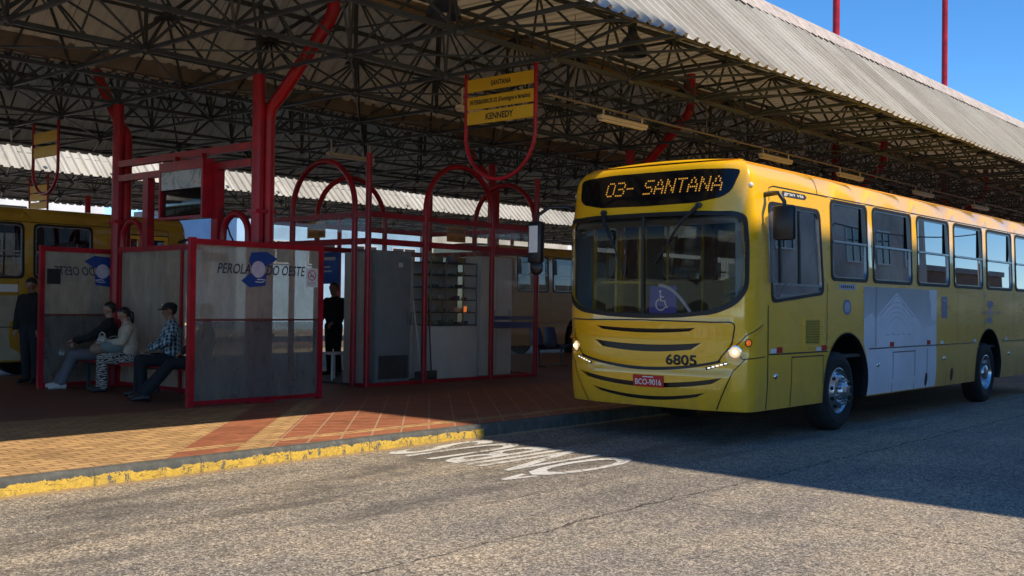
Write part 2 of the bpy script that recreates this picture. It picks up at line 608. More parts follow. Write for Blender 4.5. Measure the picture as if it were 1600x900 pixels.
# ------------------------------------------------------------------ ground, road, platforms
def asphalt():
    m, nt, bs = newmat('coarse_old_asphalt')
    co = objco(nt)
    sep = N(nt, 'ShaderNodeSeparateXYZ')
    nt.links.new(co, sep.inputs[0])
    X, Y = sep.outputs[0], sep.outputs[1]
    vo = N(nt, 'ShaderNodeTexVoronoi')
    vo.inputs['Scale'].default_value = 110
    nt.links.new(co, vo.inputs['Vector'])
    grain = N(nt, 'ShaderNodeSeparateColor')
    nt.links.new(vo.outputs['Color'], grain.inputs[0])
    vo2 = N(nt, 'ShaderNodeTexVoronoi')
    vo2.inputs['Scale'].default_value = 52
    nt.links.new(scaled(nt, co, 1.0, (0, 0, 0.6)), vo2.inputs['Vector'])
    g2 = N(nt, 'ShaderNodeSeparateColor')
    nt.links.new(vo2.outputs['Color'], g2.inputs[0])
    mixg = math_(nt, 'ADD', math_(nt, 'MULTIPLY', grain.outputs[0], 0.62), math_(nt, 'MULTIPLY', g2.outputs[1], 0.38))
    stone = ramp(nt, mixg, [(0.14, (0.066, 0.058, 0.050)), (0.38, (0.152, 0.133, 0.111)), (0.60, (0.248, 0.216, 0.178)), (0.84, (0.50, 0.435, 0.36))])
    # long wear lanes along the traffic and blotches
    lane = noise(nt, scaled(nt, co, (0.16, 1.0, 1.0)), 1.25, 5, 0.6, 0.3)
    blot = noise(nt, co, 0.75, 6, 0.62)
    fine = noise(nt, co, 9.0, 5, 0.7)
    tone = math_(nt, 'ADD', math_(nt, 'MULTIPLY', lane, 0.55), math_(nt, 'ADD', math_(nt, 'MULTIPLY', blot, 0.5), math_(nt, 'MULTIPLY', fine, 0.45)))
    tn = ramp(nt, tone, [(0.50, (0.54, 0.54, 0.56)), (0.70, (1.0, 0.99, 0.97)), (0.88, (1.42, 1.32, 1.15))])
    c = mixc(nt, 1.0, stone, tn, 'MULTIPLY')
    # the bus lane beside the kerb is stained by oil and rubber
    oil = math_(nt, 'MULTIPLY', ramp(nt, noise(nt, scaled(nt, co, (0.3, 1.2, 1)), 1.4, 5, 0.65), [(0.46, (0, 0, 0)), (0.62, (1, 1, 1))]),
                math_(nt, 'MULTIPLY', math_(nt, 'GREATER_THAN', Y, 5.6), math_(nt, 'LESS_THAN', Y, 8.0)))
    c = mixc(nt, math_(nt, 'MULTIPLY', oil, 0.6), c, (0.075, 0.068, 0.062))
    # slab joints and cracks
    wob = math_(nt, 'MULTIPLY_ADD', noise(nt, co, 1.6, 5, 0.7), 0.32, -0.16)
    def joint(coord, at, w):
        d = math_(nt, 'ABSOLUTE', math_(nt, 'ADD', math_(nt, 'SUBTRACT', coord, at), wob))
        return math_(nt, 'LESS_THAN', d, w)
    low = math_(nt, 'LESS_THAN', Y, 5.35)
    j = joint(Y, 4.68, 0.011)
    j = math_(nt, 'MAXIMUM', j, math_(nt, 'MULTIPLY', joint(X, 7.42, 0.008), low))
    j = math_(nt, 'MAXIMUM', j, math_(nt, 'MULTIPLY', joint(X, 10.75, 0.010), math_(nt, 'LESS_THAN', Y, 4.7)))
    j = math_(nt, 'MAXIMUM', j, math_(nt, 'MULTIPLY', joint(X, 14.3, 0.010), math_(nt, 'LESS_THAN', Y, 4.7)))
    j = math_(nt, 'MULTIPLY', j, math_(nt, 'GREATER_THAN', fine, 0.40))
    c = mixc(nt, math_(nt, 'MULTIPLY', j, 0.8), c, (0.03, 0.026, 0.022))
    nt.links.new(c, bs.inputs['Base Color'])
    nt.links.new(math_(nt, 'MULTIPLY_ADD', oil, -0.25, 0.86), bs.inputs['Roughness'])
    bs.inputs['Specular IOR Level'].default_value = 0.3
    h = math_(nt, 'ADD', mixg, math_(nt, 'MULTIPLY', j, -1.2))
    bump(nt, bs, h, 0.55, 0.012)
    return m
M['asphalt'] = asphalt()

def pavers():
    m, nt, bs = newmat('ceramic_pavers')
    co = objco(nt)
    sep = N(nt, 'ShaderNodeSeparateXYZ')
    nt.links.new(co, sep.inputs[0])
    X, Y = sep.outputs[0], sep.outputs[1]
    q = math_(nt, 'SUBTRACT', X, Y)
    # which field of the pattern: ochre | red band | ochre band | red
    red1 = math_(nt, 'MULTIPLY', math_(nt, 'GREATER_THAN', q, -3.25), math_(nt, 'LESS_THAN', q, -2.55))
    red2 = math_(nt, 'GREATER_THAN', q, -2.16)
    red = math_(nt, 'ADD', red1, red2, clamp=True)
    inner = math_(nt, 'GREATER_THAN', Y, 12.2)
    red = math_(nt, 'MAXIMUM', red, inner)
    band = math_(nt, 'MULTIPLY', math_(nt, 'GREATER_THAN', Y, 8.76), math_(nt, 'LESS_THAN', Y, 8.92))
    red = math_(nt, 'MULTIPLY', red, math_(nt, 'SUBTRACT', 1.0, band))
    br = N(nt, 'ShaderNodeTexBrick')
    br.offset = 0.5
    br.inputs['Scale'].default_value = 1.0
    br.inputs['Brick Width'].default_value = 0.235
    br.inputs['Row Height'].default_value = 0.118
    br.inputs['Mortar Size'].default_value = 0.009
    br.inputs['Mortar Smooth'].default_value = 0.2
    br.inputs['Bias'].default_value = 0.0
    br.inputs['Color1'].default_value = (0.15, 0.15, 0.15, 1)
    br.inputs['Color2'].default_value = (0.85, 0.85, 0.85, 1)
    br.inputs['Mortar'].default_value = (0.5, 0.5, 0.5, 1)
    nt.links.new(co, br.inputs['Vector'])
    br2 = N(nt, 'ShaderNodeTexBrick')
    br2.offset = 0.0
    br2.inputs['Scale'].default_value = 1.0
    br2.inputs['Brick Width'].default_value = 0.30
    br2.inputs['Row Height'].default_value = 0.30
    br2.inputs['Mortar Size'].default_value = 0.009
    br2.inputs['Color1'].default_value = (0.3, 0.3, 0.3, 1)
    br2.inputs['Color2'].default_value = (0.7, 0.7, 0.7, 1)
    nt.links.new(scaled(nt, co, 1.0, (0, 0, R(45))), br2.inputs['Vector'])
    big = noise(nt, co, 0.9, 6, 0.62)
    fine = noise(nt, co, 14, 5, 0.7)
    v = math_(nt, 'ADD', math_(nt, 'MULTIPLY', big, 0.6), math_(nt, 'MULTIPLY', fine, 0.4))
    och = ramp(nt, v, [(0.32, (0.32, 0.195, 0.085)), (0.52, (0.48, 0.295, 0.13)), (0.7, (0.58, 0.375, 0.175))])
    och = mixc(nt, 0.28, och, br.outputs['Color'], 'OVERLAY')
    rd = ramp(nt, v, [(0.32, (0.20, 0.070, 0.036)), (0.52, (0.33, 0.115, 0.055)), (0.72, (0.43, 0.165, 0.08))])
    rd = mixc(nt, 0.22, rd, br.outputs['Color'], 'OVERLAY')
    # joints: dark in the ochre field, pale in the red one
    och = mixc(nt, math_(nt, 'MULTIPLY', br.outputs['Fac'], 0.95), och, (0.15, 0.065, 0.032))
    rd1 = mixc(nt, math_(nt, 'MULTIPLY', br.outputs['Fac'], 0.55), rd, (0.13, 0.07, 0.05))
    rd2 = mixc(nt, math_(nt, 'MULTIPLY', br2.outputs['Fac'], 0.7), rd, (0.44, 0.33, 0.22))
    outer2 = math_(nt, 'MULTIPLY', red2, math_(nt, 'LESS_THAN', Y, 12.2))
    rdd = mixc(nt, outer2, rd1, rd2)
    c = mixc(nt, red, och, rdd)
    dirt = ramp(nt, noise(nt, co, 2.2, 7, 0.7, 0.5), [(0.55, (0, 0, 0)), (0.78, (1, 1, 1))])
    c = mixc(nt, math_(nt, 'MULTIPLY', dirt, 0.4), c, (0.12, 0.095, 0.07))
    # bare mortar edge next to the kerb
    edge = math_(nt, 'LESS_THAN', Y, 8.47)
    c = mixc(nt, edge, c, ramp(nt, fine, [(0.3, (0.30, 0.22, 0.11)), (0.7, (0.46, 0.33, 0.15))]))
    # the floor turns darker towards the inside of the platform
    inner_dark = N(nt, 'ShaderNodeMapRange')
    inner_dark.inputs['From Min'].default_value = 11.2
    inner_dark.inputs['From Max'].default_value = 12.6
    nt.links.new(Y, inner_dark.inputs['Value'])
    c = mixc(nt, math_(nt, 'MULTIPLY', inner_dark.outputs[0], 0.55), c, (0.085, 0.048, 0.034))
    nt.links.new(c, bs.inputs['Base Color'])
    nt.links.new(math_(nt, 'MULTIPLY_ADD', v, 0.35, 0.42), bs.inputs['Roughness'])
    bs.inputs['Specular IOR Level'].default_value = 0.35
    jj = math_(nt, 'ADD', math_(nt, 'MULTIPLY', br.outputs['Fac'], -0.8), math_(nt, 'MULTIPLY', v, 0.5))
    bump(nt, bs, jj, 0.35, 0.006)
    return m
M['pavers'] = pavers()

def kerb_mat():
    m, nt, bs = newmat('worn_yellow_kerb')
    co = objco(nt)
    sep = N(nt, 'ShaderNodeSeparateXYZ')
    nt.links.new(co, sep.inputs[0])
    X, Z = sep.outputs[0], sep.outputs[2]
    n1 = noise(nt, scaled(nt, co, (1.0, 1.0, 0.5)), 9, 7, 0.72)
    n2 = noise(nt, co, 1.3, 5, 0.6)
    n3 = noise(nt, co, 40, 4, 0.7)
    edge = math_(nt, 'ADD', math_(nt, 'MULTIPLY', n1, 0.12), math_(nt, 'MULTIPLY', n2, 0.06))
    limit = math_(nt, 'ADD', edge, 0.016)
    paint = math_(nt, 'LESS_THAN', Z, limit)
    paint = math_(nt, 'MULTIPLY', paint, math_(nt, 'LESS_THAN', X, 9.27))
    chips = math_(nt, 'LESS_THAN', math_(nt, 'ADD', n1, math_(nt, 'MULTIPLY', n3, 0.35)), 0.765)
    paint = math_(nt, 'MULTIPLY', paint, chips)
    conc = ramp(nt, n1, [(0.3, (0.045, 0.048, 0.045)), (0.55, (0.085, 0.088, 0.080)), (0.75, (0.17, 0.165, 0.145))])
    yel = ramp(nt, n3, [(0.25, (0.33, 0.20, 0.03)), (0.5, (0.54, 0.345, 0.045)), (0.7, (0.64, 0.43, 0.075))])
    c = mixc(nt, paint, conc, yel)
    rid = math_(nt, 'ABSOLUTE', math_(nt, 'SUBTRACT', noise(nt, scaled(nt, co, (0.6, 1.0, 1.6)), 6.5, 5, 0.6), 0.5))
    c = mixc(nt, math_(nt, 'MULTIPLY', math_(nt, 'LESS_THAN', rid, 0.008), 0.7), c, (0.06, 0.05, 0.035))
    fr = math_(nt, 'FRACT', math_(nt, 'MULTIPLY', X, 1.0))
    jn = math_(nt, 'LESS_THAN', math_(nt, 'ABSOLUTE', math_(nt, 'SUBTRACT', fr, 0.5)), 0.007)
    c = mixc(nt, math_(nt, 'MULTIPLY', jn, 0.5), c, (0.03, 0.028, 0.025))
    streak = ramp(nt, noise(nt, scaled(nt, co, (1.0, 1.0, 0.15)), 5.0, 6, 0.7), [(0.5, (0, 0, 0)), (0.7, (1, 1, 1))])
    c = mixc(nt, math_(nt, 'MULTIPLY', streak, 0.45), c, (0.10, 0.085, 0.06))
    foot = math_(nt, 'MULTIPLY', math_(nt, 'LESS_THAN', Z, math_(nt, 'MULTIPLY_ADD', n1, 0.04, 0.004)), 0.85)
    c = mixc(nt, foot, c, (0.30, 0.20, 0.11))
    nt.links.new(c, bs.inputs['Base Color'])
    bs.inputs['Roughness'].default_value = 0.8
    bump(nt, bs, math_(nt, 'ADD', n1, math_(nt, 'MULTIPLY', paint, 0.25)), 0.6, 0.015)
    return m
M['kerb'] = kerb_mat()

g = MB()
xs = [-400, -60] + frange(-20, 60, 10) + [120, 600]
ys = [-400, -60] + frange(-20, 60, 10) + [120, 700]
g.add([(x, y, 0) for y in ys for x in xs], [(j * len(xs) + i, j * len(xs) + i + 1, (j + 1) * len(xs) + i + 1, (j + 1) * len(xs) + i) for j in range(len(ys) - 1) for i in range(len(xs) - 1)])
structure(g.build('road', 'asphalt', smooth=0, fix=False))

PZ = 0.16            # platform height
def platform(name, x0, x1, y0, y1):
    p = MB()
    p.box((x0, y0 + 0.10, -0.05), (x1, y1 - 0.10, PZ))
    return structure(p.build(name, 'pavers', smooth=0))
KY = 8.36
platform('platform_pavement', -40, 90, KY, 19.3)
def kerb(name, x0, x1, y, inward):
    """A run of kerb with a rounded, slightly uneven arris facing the lane."""
    rr = random.Random(3)
    k = MB()
    prof = [(0.0, -0.05), (0.0, 0.03), (0.004, 0.09), (0.010, 0.130), (0.022, 0.152), (0.045, PZ + 0.004), (0.1, PZ + 0.002), (0.1, -0.05)]
    xx = frange(x0, x1, 0.25)
    vs = []
    for x in xx:
        w = 0.006 * math.sin(x * 2.1) + rr.uniform(-0.004, 0.004)
        z = rr.uniform(-0.004, 0.002)
        for i, (d, h) in enumerate(prof):
            dd = d + (w if 0 < i < 5 else 0)
            vs.append((x, y + inward * dd, h + (z if 2 < i < 6 else 0)))
    n = len(prof)
    fs = [(i * n + j, (i + 1) * n + j, (i + 1) * n + j + 1, i * n + j + 1) for i in range(len(xx) - 1) for j in range(n - 1)]
    k.add(vs, fs)
    return structure(k.build(name, 'kerb', smooth=50))
kerb('kerb', -40, 90, KY, 1)
kerb('far_kerb', -40, 90, 19.3, -1)
platform('second_platform_pavement', -40, 90, 28.2, 34.6)
kerb('second_platform_kerb', -40, 90, 28.2, 1)

# worn white road lettering in front of the kerb, read by drivers coming towards the camera
def road_paint():
    m, nt, bs = newmat('worn_road_paint')
    co = objco(nt)
    f = noise(nt, co, 20, 6, 0.75)
    f2 = noise(nt, scaled(nt, co, (0.5, 1, 1)), 3.0, 4, 0.6)
    s = math_(nt, 'ADD', math_(nt, 'MULTIPLY', f, 0.7), math_(nt, 'MULTIPLY', f2, 0.5))
    c = ramp(nt, s, [(0.50, (0.18, 0.155, 0.125)), (0.58, (0.54, 0.52, 0.48)), (0.78, (0.66, 0.64, 0.60))])
    nt.links.new(c, bs.inputs['Base Color'])
    bs.inputs['Roughness'].default_value = 0.75
    bump(nt, bs, s, 0.5, 0.01)
    return m
M['roadpaint'] = road_paint()
mb = MB()
rfn = plane_fn((0, 0, 0.005), (0, 1, 0), (-1, 0, 0), (0, 0, 1))
lettering(mb, 'ÔNIBUS', rfn, 6.02, 8.28, -9.15, -7.2, bold=0.012)
o = mb.build('road_lettering', 'roadpaint', smooth=0)
structure(o)

# ------------------------------------------------------------------ the block across the street (behind the camera: it shades the lane and is mirrored in the bus windows)
M['wall_grey'] = plain('weathered_grey_render', (0.64, 0.57, 0.48), 0.85, vary=0.3, vscale=0.35)
M['wall_cream'] = plain('cream_render', (0.50, 0.46, 0.38), 0.85, vary=0.2, vscale=0.5)
M['wall_white'] = plain('white_render', (0.66, 0.67, 0.68), 0.8, vary=0.12, vscale=0.6)
M['wall_blue'] = plain('light_blue_render', (0.30, 0.46, 0.62), 0.8, vary=0.12, vscale=0.6)
M['wall_purple'] = plain('lilac_render', (0.30, 0.26, 0.48), 0.8, vary=0.12, vscale=0.6)
M['roof_tile'] = plain('clay_roof_tiles', (0.20, 0.085, 0.05), 0.8, vary=0.3, vscale=3)
M['wall_brown'] = plain('brown_brick_wall', (0.22, 0.13, 0.085), 0.85, vary=0.3, vscale=2.0)
M['winframe'] = plain('white_window_frame', (0.6, 0.6, 0.6), 0.4, vary=0.05)
M['houseglass'] = plain('dark_window_glass', (0.02, 0.025, 0.03), 0.06, vary=0.0)
M['concrete'] = plain('grey_concrete', (0.27, 0.26, 0.245), 0.85, vary=0.2, vscale=2)

def wall_windows(root, face_y, out, rects, frame='winframe', pane='houseglass'):
    """Windows on a wall along X: frame, sill and pane set proud of the wall."""
    for (x0, x1, z0, z1) in rects:
        f = MB()
        w = 0.07
        a, b = face_y + out * 0.003, face_y + out * 0.07
        y0, y1 = min(a, b), max(a, b)
        f.box((x0, y0, z0), (x0 + w, y1, z1))
        f.box((x1 - w, y0, z0), (x1, y1, z1))
        f.box((x0 + w, y0, z1 - w), (x1 - w, y1, z1))
        f.box((x0 + w, y0, z0), (x1 - w, y1, z0 + w))
        f.box(((x0 + x1) / 2 - w / 2, y0, z0 + w), ((x0 + x1) / 2 + w / 2, y1, z1 - w))
        fo = f.build('window', frame, root, smooth=0)
        p = MB()
        c, d = face_y + out * 0.004, face_y + out * 0.03
        p.box((x0 + w, min(c, d), z0 + w), ((x0 + x1) / 2 - w / 2, max(c, d), z1 - w))
        p.box(((x0 + x1) / 2 + w / 2, min(c, d), z0 + w), (x1 - w, max(c, d), z1 - w))
        p.build('pane', pane, fo, smooth=0)

def building(name, label, x0, x1, y0, y1, h, wall, rects=(), face=-1, roof='parapet', group=None):
    b = thing(name, label, 'building', (0, 0, 0), 0, group)
    m = MB()
    m.box((x0, y0, -0.1), (x1, y1, h))
    m.build('wall', wall, b, smooth=0)
    if roof == 'parapet':
        c = MB()
        c.box((x0 - 0.12, y0 - 0.12, h + 0.003), (x1 + 0.12, y1 + 0.12, h + 0.28))
        c.build('cornice', 'concrete', b, smooth=0)
    else:
        c = MB()
        ym = (y0 + y1) / 2
        e = 0.5
        vs = [(x0 - e, y0 - e, h), (x1 + e, y0 - e, h), (x1 + e, y1 + e, h), (x0 - e, y1 + e, h), (x0 + 1.5, ym, h + 1.6), (x1 - 1.5, ym, h + 1.6)]
        c.add(vs, [(0, 1, 5, 4), (2, 3, 4, 5), (1, 2, 5), (3, 0, 4), (3, 2, 1, 0)])
        c.build('roof', 'roof_tile', b, smooth=0)
    wall_windows(b, y0 if face < 0 else y1, face, rects)
    return b

rects = []
for fl in range(5):
    for k in range(13):
        x = 10.4 + k * 3.15
        rects.append((x, x + (1.5 if k % 3 else 1.0), 1.1 + fl * 3.1, 2.6 + fl * 3.1))
building('apartment_building', 'five storey grey apartment block across the street mirrored in the bus windows', 9.45, 51.0, -17.0, -6.5, 16.0, 'wall_grey', rects, face=1)
building('apartment_building', 'tall narrow grey tower added at the end of the block to shade the kerb', 7.9, 9.44, -17.0, -6.5, 19.3, 'wall_grey', [(8.3, 9.0, 1.5 + 3.1 * k, 2.6 + 3.1 * k) for k in range(5)], face=1)  # unseen tower, added to cast shade on the pavement ahead of the bus
building('corner_house', 'low brown house across the street next to the grey block', 52.5, 66.0, -17.0, -7.5, 4.3, 'wall_brown', [(54 + k * 3.5, 55.6 + k * 3.5, 0.9, 2.3) for k in range(3)], face=1)
building('corner_house', 'long low brick house farther along across the street', 67.5, 120.0, -18.0, -8.5, 3.5, 'wall_brown', [(70 + k * 5.5, 72 + k * 5.5, 0.9, 2.1) for k in range(8)], face=1)

# ------------------------------------------------------------------ houses beyond the terminal
def W(x0, n, step, z0, z1, w=1.4):
    return [(x0 + k * step, x0 + k * step + w, z0, z1) for k in range(n)]
building('lilac_house', 'lilac flat roofed house beyond the second bus platform', 8, 17.5, 47, 56, 6.3, 'wall_purple', W(9, 3, 3, 3.6, 5.1))
building('white_house', 'white house with dark windows beside the lilac house', 18.2, 25.5, 47, 56, 6.6, 'wall_white', W(19, 3, 2.3, 3.4, 5.0, 1.2))
building('blue_shop', 'light blue commercial building beyond the second platform', 33.5, 47, 48, 58, 6.4, 'wall_blue', W(35, 4, 3.2, 3.6, 4.9, 2.0))
building('cream_shop', 'cream two storey building behind the second platform', 48, 62, 48, 58, 7.0, 'wall_cream', W(49, 4, 3.4, 3.8, 5.4))
building('pale_hall', 'long white hall with a band of windows far beyond the kiosk', 63, 98, 49, 60, 7.4, 'wall_white', W(65, 9, 3.7, 4.0, 5.6, 2.4))
building('blue_house', 'pale blue house behind the end of the far bus', 100, 130, 50, 62, 6.5, 'wall_blue', W(102, 6, 4.5, 3.6, 5.2, 2.0))

# ------------------------------------------------------------------ utility poles and wires opposite
def utility_pole(x, y, label):
    p = thing('utility_pole', label, 'utility pole', (x, y, 0), 0, 'concrete utility poles opposite the terminal')
    m = MB()
    m.tube([(0, 0, 0), (0, 0, 9.5)], [0.17, 0.10], 12)
    m.build('pole', 'concrete', p)
    c = MB()
    c.box((-0.06, -1.0, 8.7), (0.06, 1.0, 8.82))
    c.build('crossarm', 'dark', p, smooth=0)
    i = MB()
    for yy in (-0.9, -0.3, 0.3, 0.9):
        i.lathe([(0.0, 0.0), (0.05, 0.0), (0.03, 0.06), (0.05, 0.09), (0.0, 0.16)], (0, yy, 8.82), n=10)
    i.build('insulator', 'white', p)
    return p
utility_pole(28.0, -5.6, 'concrete utility pole with crossarm by the grey block')
utility_pole(56.0, -5.6, 'concrete utility pole with crossarm beside the brown house')
def cable(name, a, b, sag, r, mat, label):
    a, b = Vector(a), Vector(b)
    pts = [a + (b - a) * t - Vector((0, 0, sag * 4 * t * (1 - t))) for t in frange(0, 1, 0.06)]
    m = MB()
    m.tube(pts, r, 6)
    return tag(m.build(name, mat), label, 'cable')
for yy, nm in ((-0.9, 'outermost'), (-0.3, 'second'), (0.3, 'third'), (0.9, 'innermost')):
    cable('power_cable', (28, -5.6 + yy, 8.99), (56, -5.6 + yy, 8.99), 0.55, 0.018, 'black', nm + ' sagging black power cable between the two utility poles')
cable('telephone_cable', (28, -5.4, 6.4), (56, -5.4, 6.1), 0.9, 0.03, 'black', 'thick low telephone cable slung between the utility poles')

# ------------------------------------------------------------------ the terminal's roofs: folded sheet over a steel space frame
def roof_sheet_mat():
    m, nt, bs = newmat('weathered_roof_sheet')
    co = objco(nt)
    st = noise(nt, scaled(nt, co, (3.0, 0.35, 0.35)), 2.2, 6, 0.65)
    sp = noise(nt, co, 6, 6, 0.7)
    big = noise(nt, co, 0.5, 4, 0.6)
    v = math_(nt, 'ADD', math_(nt, 'MULTIPLY', st, 0.5), math_(nt, 'ADD', math_(nt, 'MULTIPLY', sp, 0.25), math_(nt, 'MULTIPLY', big, 0.35)))
    c = ramp(nt, v, [(0.36, (0.25, 0.23, 0.19)), (0.52, (0.42, 0.40, 0.35)), (0.70, (0.52, 0.51, 0.465))])
    rust = ramp(nt, noise(nt, scaled(nt, co, (2.0, 0.5, 0.5)), 3.1, 6, 0.7, 0.6), [(0.60, (0, 0, 0)), (0.74, (1, 1, 1))])
    c = mixc(nt, math_(nt, 'MULTIPLY', rust, 0.35), c, (0.24, 0.14, 0.075))
    sep = N(nt, 'ShaderNodeSeparateXYZ')
    nt.links.new(co, sep.inputs[0])
    wn_ = N(nt, 'ShaderNodeTexWhiteNoise', noise_dimensions='1D')
    nt.links.new(math_(nt, 'FLOOR', sep.outputs[0]), wn_.inputs['W'])
    c = mixc(nt, 1.0, c, ramp(nt, wn_.outputs['Value'], [(0.0, (0.80, 0.79, 0.77)), (1.0, (1.08, 1.08, 1.08))]), 'MULTIPLY')
    lap = math_(nt, 'LESS_THAN', math_(nt, 'FRACT', sep.outputs[0]), 0.016)
    c = mixc(nt, math_(nt, 'MULTIPLY', lap, 0.75), c, (0.05, 0.045, 0.04))
    nt.links.new(c, bs.inputs['Base Color'])
    bs.inputs['Roughness'].default_value = 0.62
    bump(nt, bs, sp, 0.15, 0.01)
    tl = N(nt, 'ShaderNodeBsdfTranslucent')                    # old thin sheet: a little daylight comes through
    tl.inputs[0].default_value = (0.75, 0.58, 0.34, 1)
    mx = N(nt, 'ShaderNodeMixShader')
    mx.inputs[0].default_value = 0.085
    nt.links.new(bs.outputs[0], mx.inputs[1])
    nt.links.new(tl.outputs[0], mx.inputs[2])
    nt.links.new(mx.outputs[0], nt.nodes['Material Output'].inputs[0])
    return m
M['roofsheet'] = roof_sheet_mat()
M['flashing'] = plain('pink_grey_ridge_flashing', (0.46, 0.40, 0.36), 0.6, vary=0.25, vscale=5)
M['gutter'] = plain('stained_gutter_steel', (0.52, 0.44, 0.30), 0.7, vary=0.3, vscale=2)

M['valley'] = plain('dark_valley_gutter', (0.17, 0.15, 0.125), 0.7, vary=0.3, vscale=2)
BOT = 4.74
RISE = 1.72
FLAT = 1.40
def fold_height(y, folds):
    for (a, b) in folds:
        if a <= y <= b:
            return min(BOT + 0.07 + min(y - a, b - y), BOT + 0.07 + FLAT)
    return BOT + 0.07

cam_inv = None
def to_px(p):
    global cam_inv
    if cam_inv is None:
        cam_inv = (Matrix.Translation(cam.location) @ cam.rotation_quaternion.to_matrix().to_4x4()).inverted()
    q = cam_inv @ Vector(p)
    if q.z > -0.3:
        return None
    return (800 + F_PX * q.x / -q.z, 450 - F_PX * q.y / -q.z, -q.z)

def px_size(a, b):
    """About how long the line a-b shows in the photograph."""
    best = 0
    pts = [to_px(Vector(a).lerp(Vector(b), t)) for t in (0, 0.25, 0.5, 0.75, 1)]
    for p, q in zip(pts, pts[1:]):
        if p and q and -40 < (p[0] + q[0]) / 2 < 1640 and -40 < (p[1] + q[1]) / 2 < 940:
            best += math.hypot(p[0] - q[0], p[1] - q[1])
    return best

def canopy(name, label, folds, x0, x1, ny, keep_struts):
    root = thing(name, label, 'canopy', (0, 0, 0), 0)
    ya, yb = folds[0][0], folds[-1][1]
    # corrugated sheet
    prof = []
    for (a, b) in folds:
        prof += [((a - 0.14, BOT - 0.07) if a == ya else (a, BOT + 0.07)), (a + RISE * 0.5, BOT + 0.07 + RISE * 0.5), (a + RISE, BOT + 0.07 + RISE), (a + RISE + 0.4, BOT + 0.07 + FLAT), ((a + b) / 2, BOT + 0.08 + FLAT), (b - RISE - 0.4, BOT + 0.07 + FLAT), (b - RISE, BOT + 0.07 + RISE), (b - RISE * 0.5, BOT + 0.07 + RISE * 0.5), ((b + 0.14, BOT - 0.07) if b == yb else (b, BOT + 0.07))]
    pr = []
    for p in prof:
        if not pr or abs(p[0] - pr[-1][0]) > 1e-6:
            pr.append(p)
    xs = []
    x = x0
    while x < x1:
        for dx, up in ((0, 0), (0.10, 0), (0.125, 1), (0.175, 1), (0.20, 0)):
            xs.append((x + dx, up))
        x += 0.25
    vs, fs = [], []
    n = len(pr)
    rr = random.Random(5)
    lift = 0.0
    for i, (xx, up) in enumerate(xs):
        if i % 20 == 0:
            lift = rr.uniform(-0.012, 0.012)
        for j, (yy, zz) in enumerate(pr):
            a = pr[max(0, j - 1)]
            b = pr[min(n - 1, j + 1)]
            l = math.hypot(b[0] - a[0], b[1] - a[1])
            ny_, nz_ = -(b[1] - a[1]) / l, (b[0] - a[0]) / l
            h = 0.052 * up + lift
            vs.append((xx, yy + ny_ * h, zz + nz_ * h))
    for i in range(len(xs) - 1):
        for j in range(n - 1):
            fs.append((i * n + j, (i + 1) * n + j, (i + 1) * n + j + 1, i * n + j + 1))
    sh = MB().add(vs, fs).build('roof_sheet', 'roofsheet', root, smooth=0)
    # flashing on each fold's ridges, cut to the ribs
    for (a, b) in folds:
        fl = MB()
        xx = frange(x0, x1, 0.125)
        for (yr, sgn) in ((a + RISE, -1), (b - RISE, 1)):
            V, Fq = [], []
            for i, x in enumerate(xx):
                jag = 0.05 * (i % 2) + rr.uniform(0, 0.02)
                z = BOT + 0.07 + RISE
                V += [(x, yr + sgn * (0.30 + jag), z - (0.30 + jag) + 0.075), (x, yr + sgn * 0.02, z + 0.10), (x, yr - sgn * 0.45, z + 0.085)]
            for i in range(len(xx) - 1):
                for k in range(2):
                    Fq.append((3 * i + k, 3 * i + 3 + k, 3 * i + 4 + k, 3 * i + 1 + k))
            fl.add(V, Fq)
        fl.build('ridge_flashing', 'flashing', root, smooth=30)
    # gutters in the valleys and under the inner ridge
    for k in range(len(folds) - 1):
        yv = folds[k][1]
        gm = MB()
        gm.add([(x, yv + dy, BOT + dz) for x in (x0, x1) for dy, dz in ((-0.22, 0.30), (-0.14, 0.09), (0.14, 0.09), (0.22, 0.30))], [(0, 1, 5, 4), (1, 2, 6, 5), (2, 3, 7, 6)])
        gm.build('valley_gutter', M['valley'], root, smooth=0)
    for (a, b) in folds:
        yc = b - RISE - 0.62
        pm = MB()
        for k in range(int((x1 - x0) / 2.5)):
            xa = x0 + 0.3 + 2.5 * k
            pm.box((xa, yc - 0.32, BOT + FLAT - 0.045), (xa + 2.488, yc + 0.32, BOT + FLAT - 0.03))
        pm.build('ceiling_panel', 'gutter', root, smooth=0)
    # purlins with their little stub posts
    for (a, b) in folds:
        for yy in (a + 0.35, a + 1.15, a + RISE + 0.5, (a + b) / 2 - 0.5, b - RISE - 1.0, b - 1.15, b - 0.35):
            zz = fold_height(yy, folds) - 0.07
            MB().box((x0 + 0.1, yy - 0.025, zz - 0.015), (x1 - 0.1, yy + 0.025, zz + 0.045)).build('purlin', 'frame_steel', root, smooth=0)
    # space frame
    mx = 1.75
    my = (yb - ya) / ny
    i0 = math.ceil((x0 - 9.02) / mx)
    i1 = math.floor((x1 - 9.02) / mx)
    bot = {(i, j): Vector((9.02 + i * mx, ya + j * my, BOT)) for i in range(i0, i1 + 1) for j in range(ny + 1)}
    top = {}
    for i in range(i0, i1):
        for j in range(1, ny - 1):
            y = ya + (j + 0.5) * my
            top[(i, j)] = Vector((9.02 + (i + 0.5) * mx, y, min(fold_height(y, folds) - 0.25, BOT + 1.2)))
    mem = []
    for (i, j), p in bot.items():
        if (i + 1, j) in bot: mem.append((p, bot[(i + 1, j)], 0.075))
        if (i, j + 1) in bot: mem.append((p, bot[(i, j + 1)], 0.062))
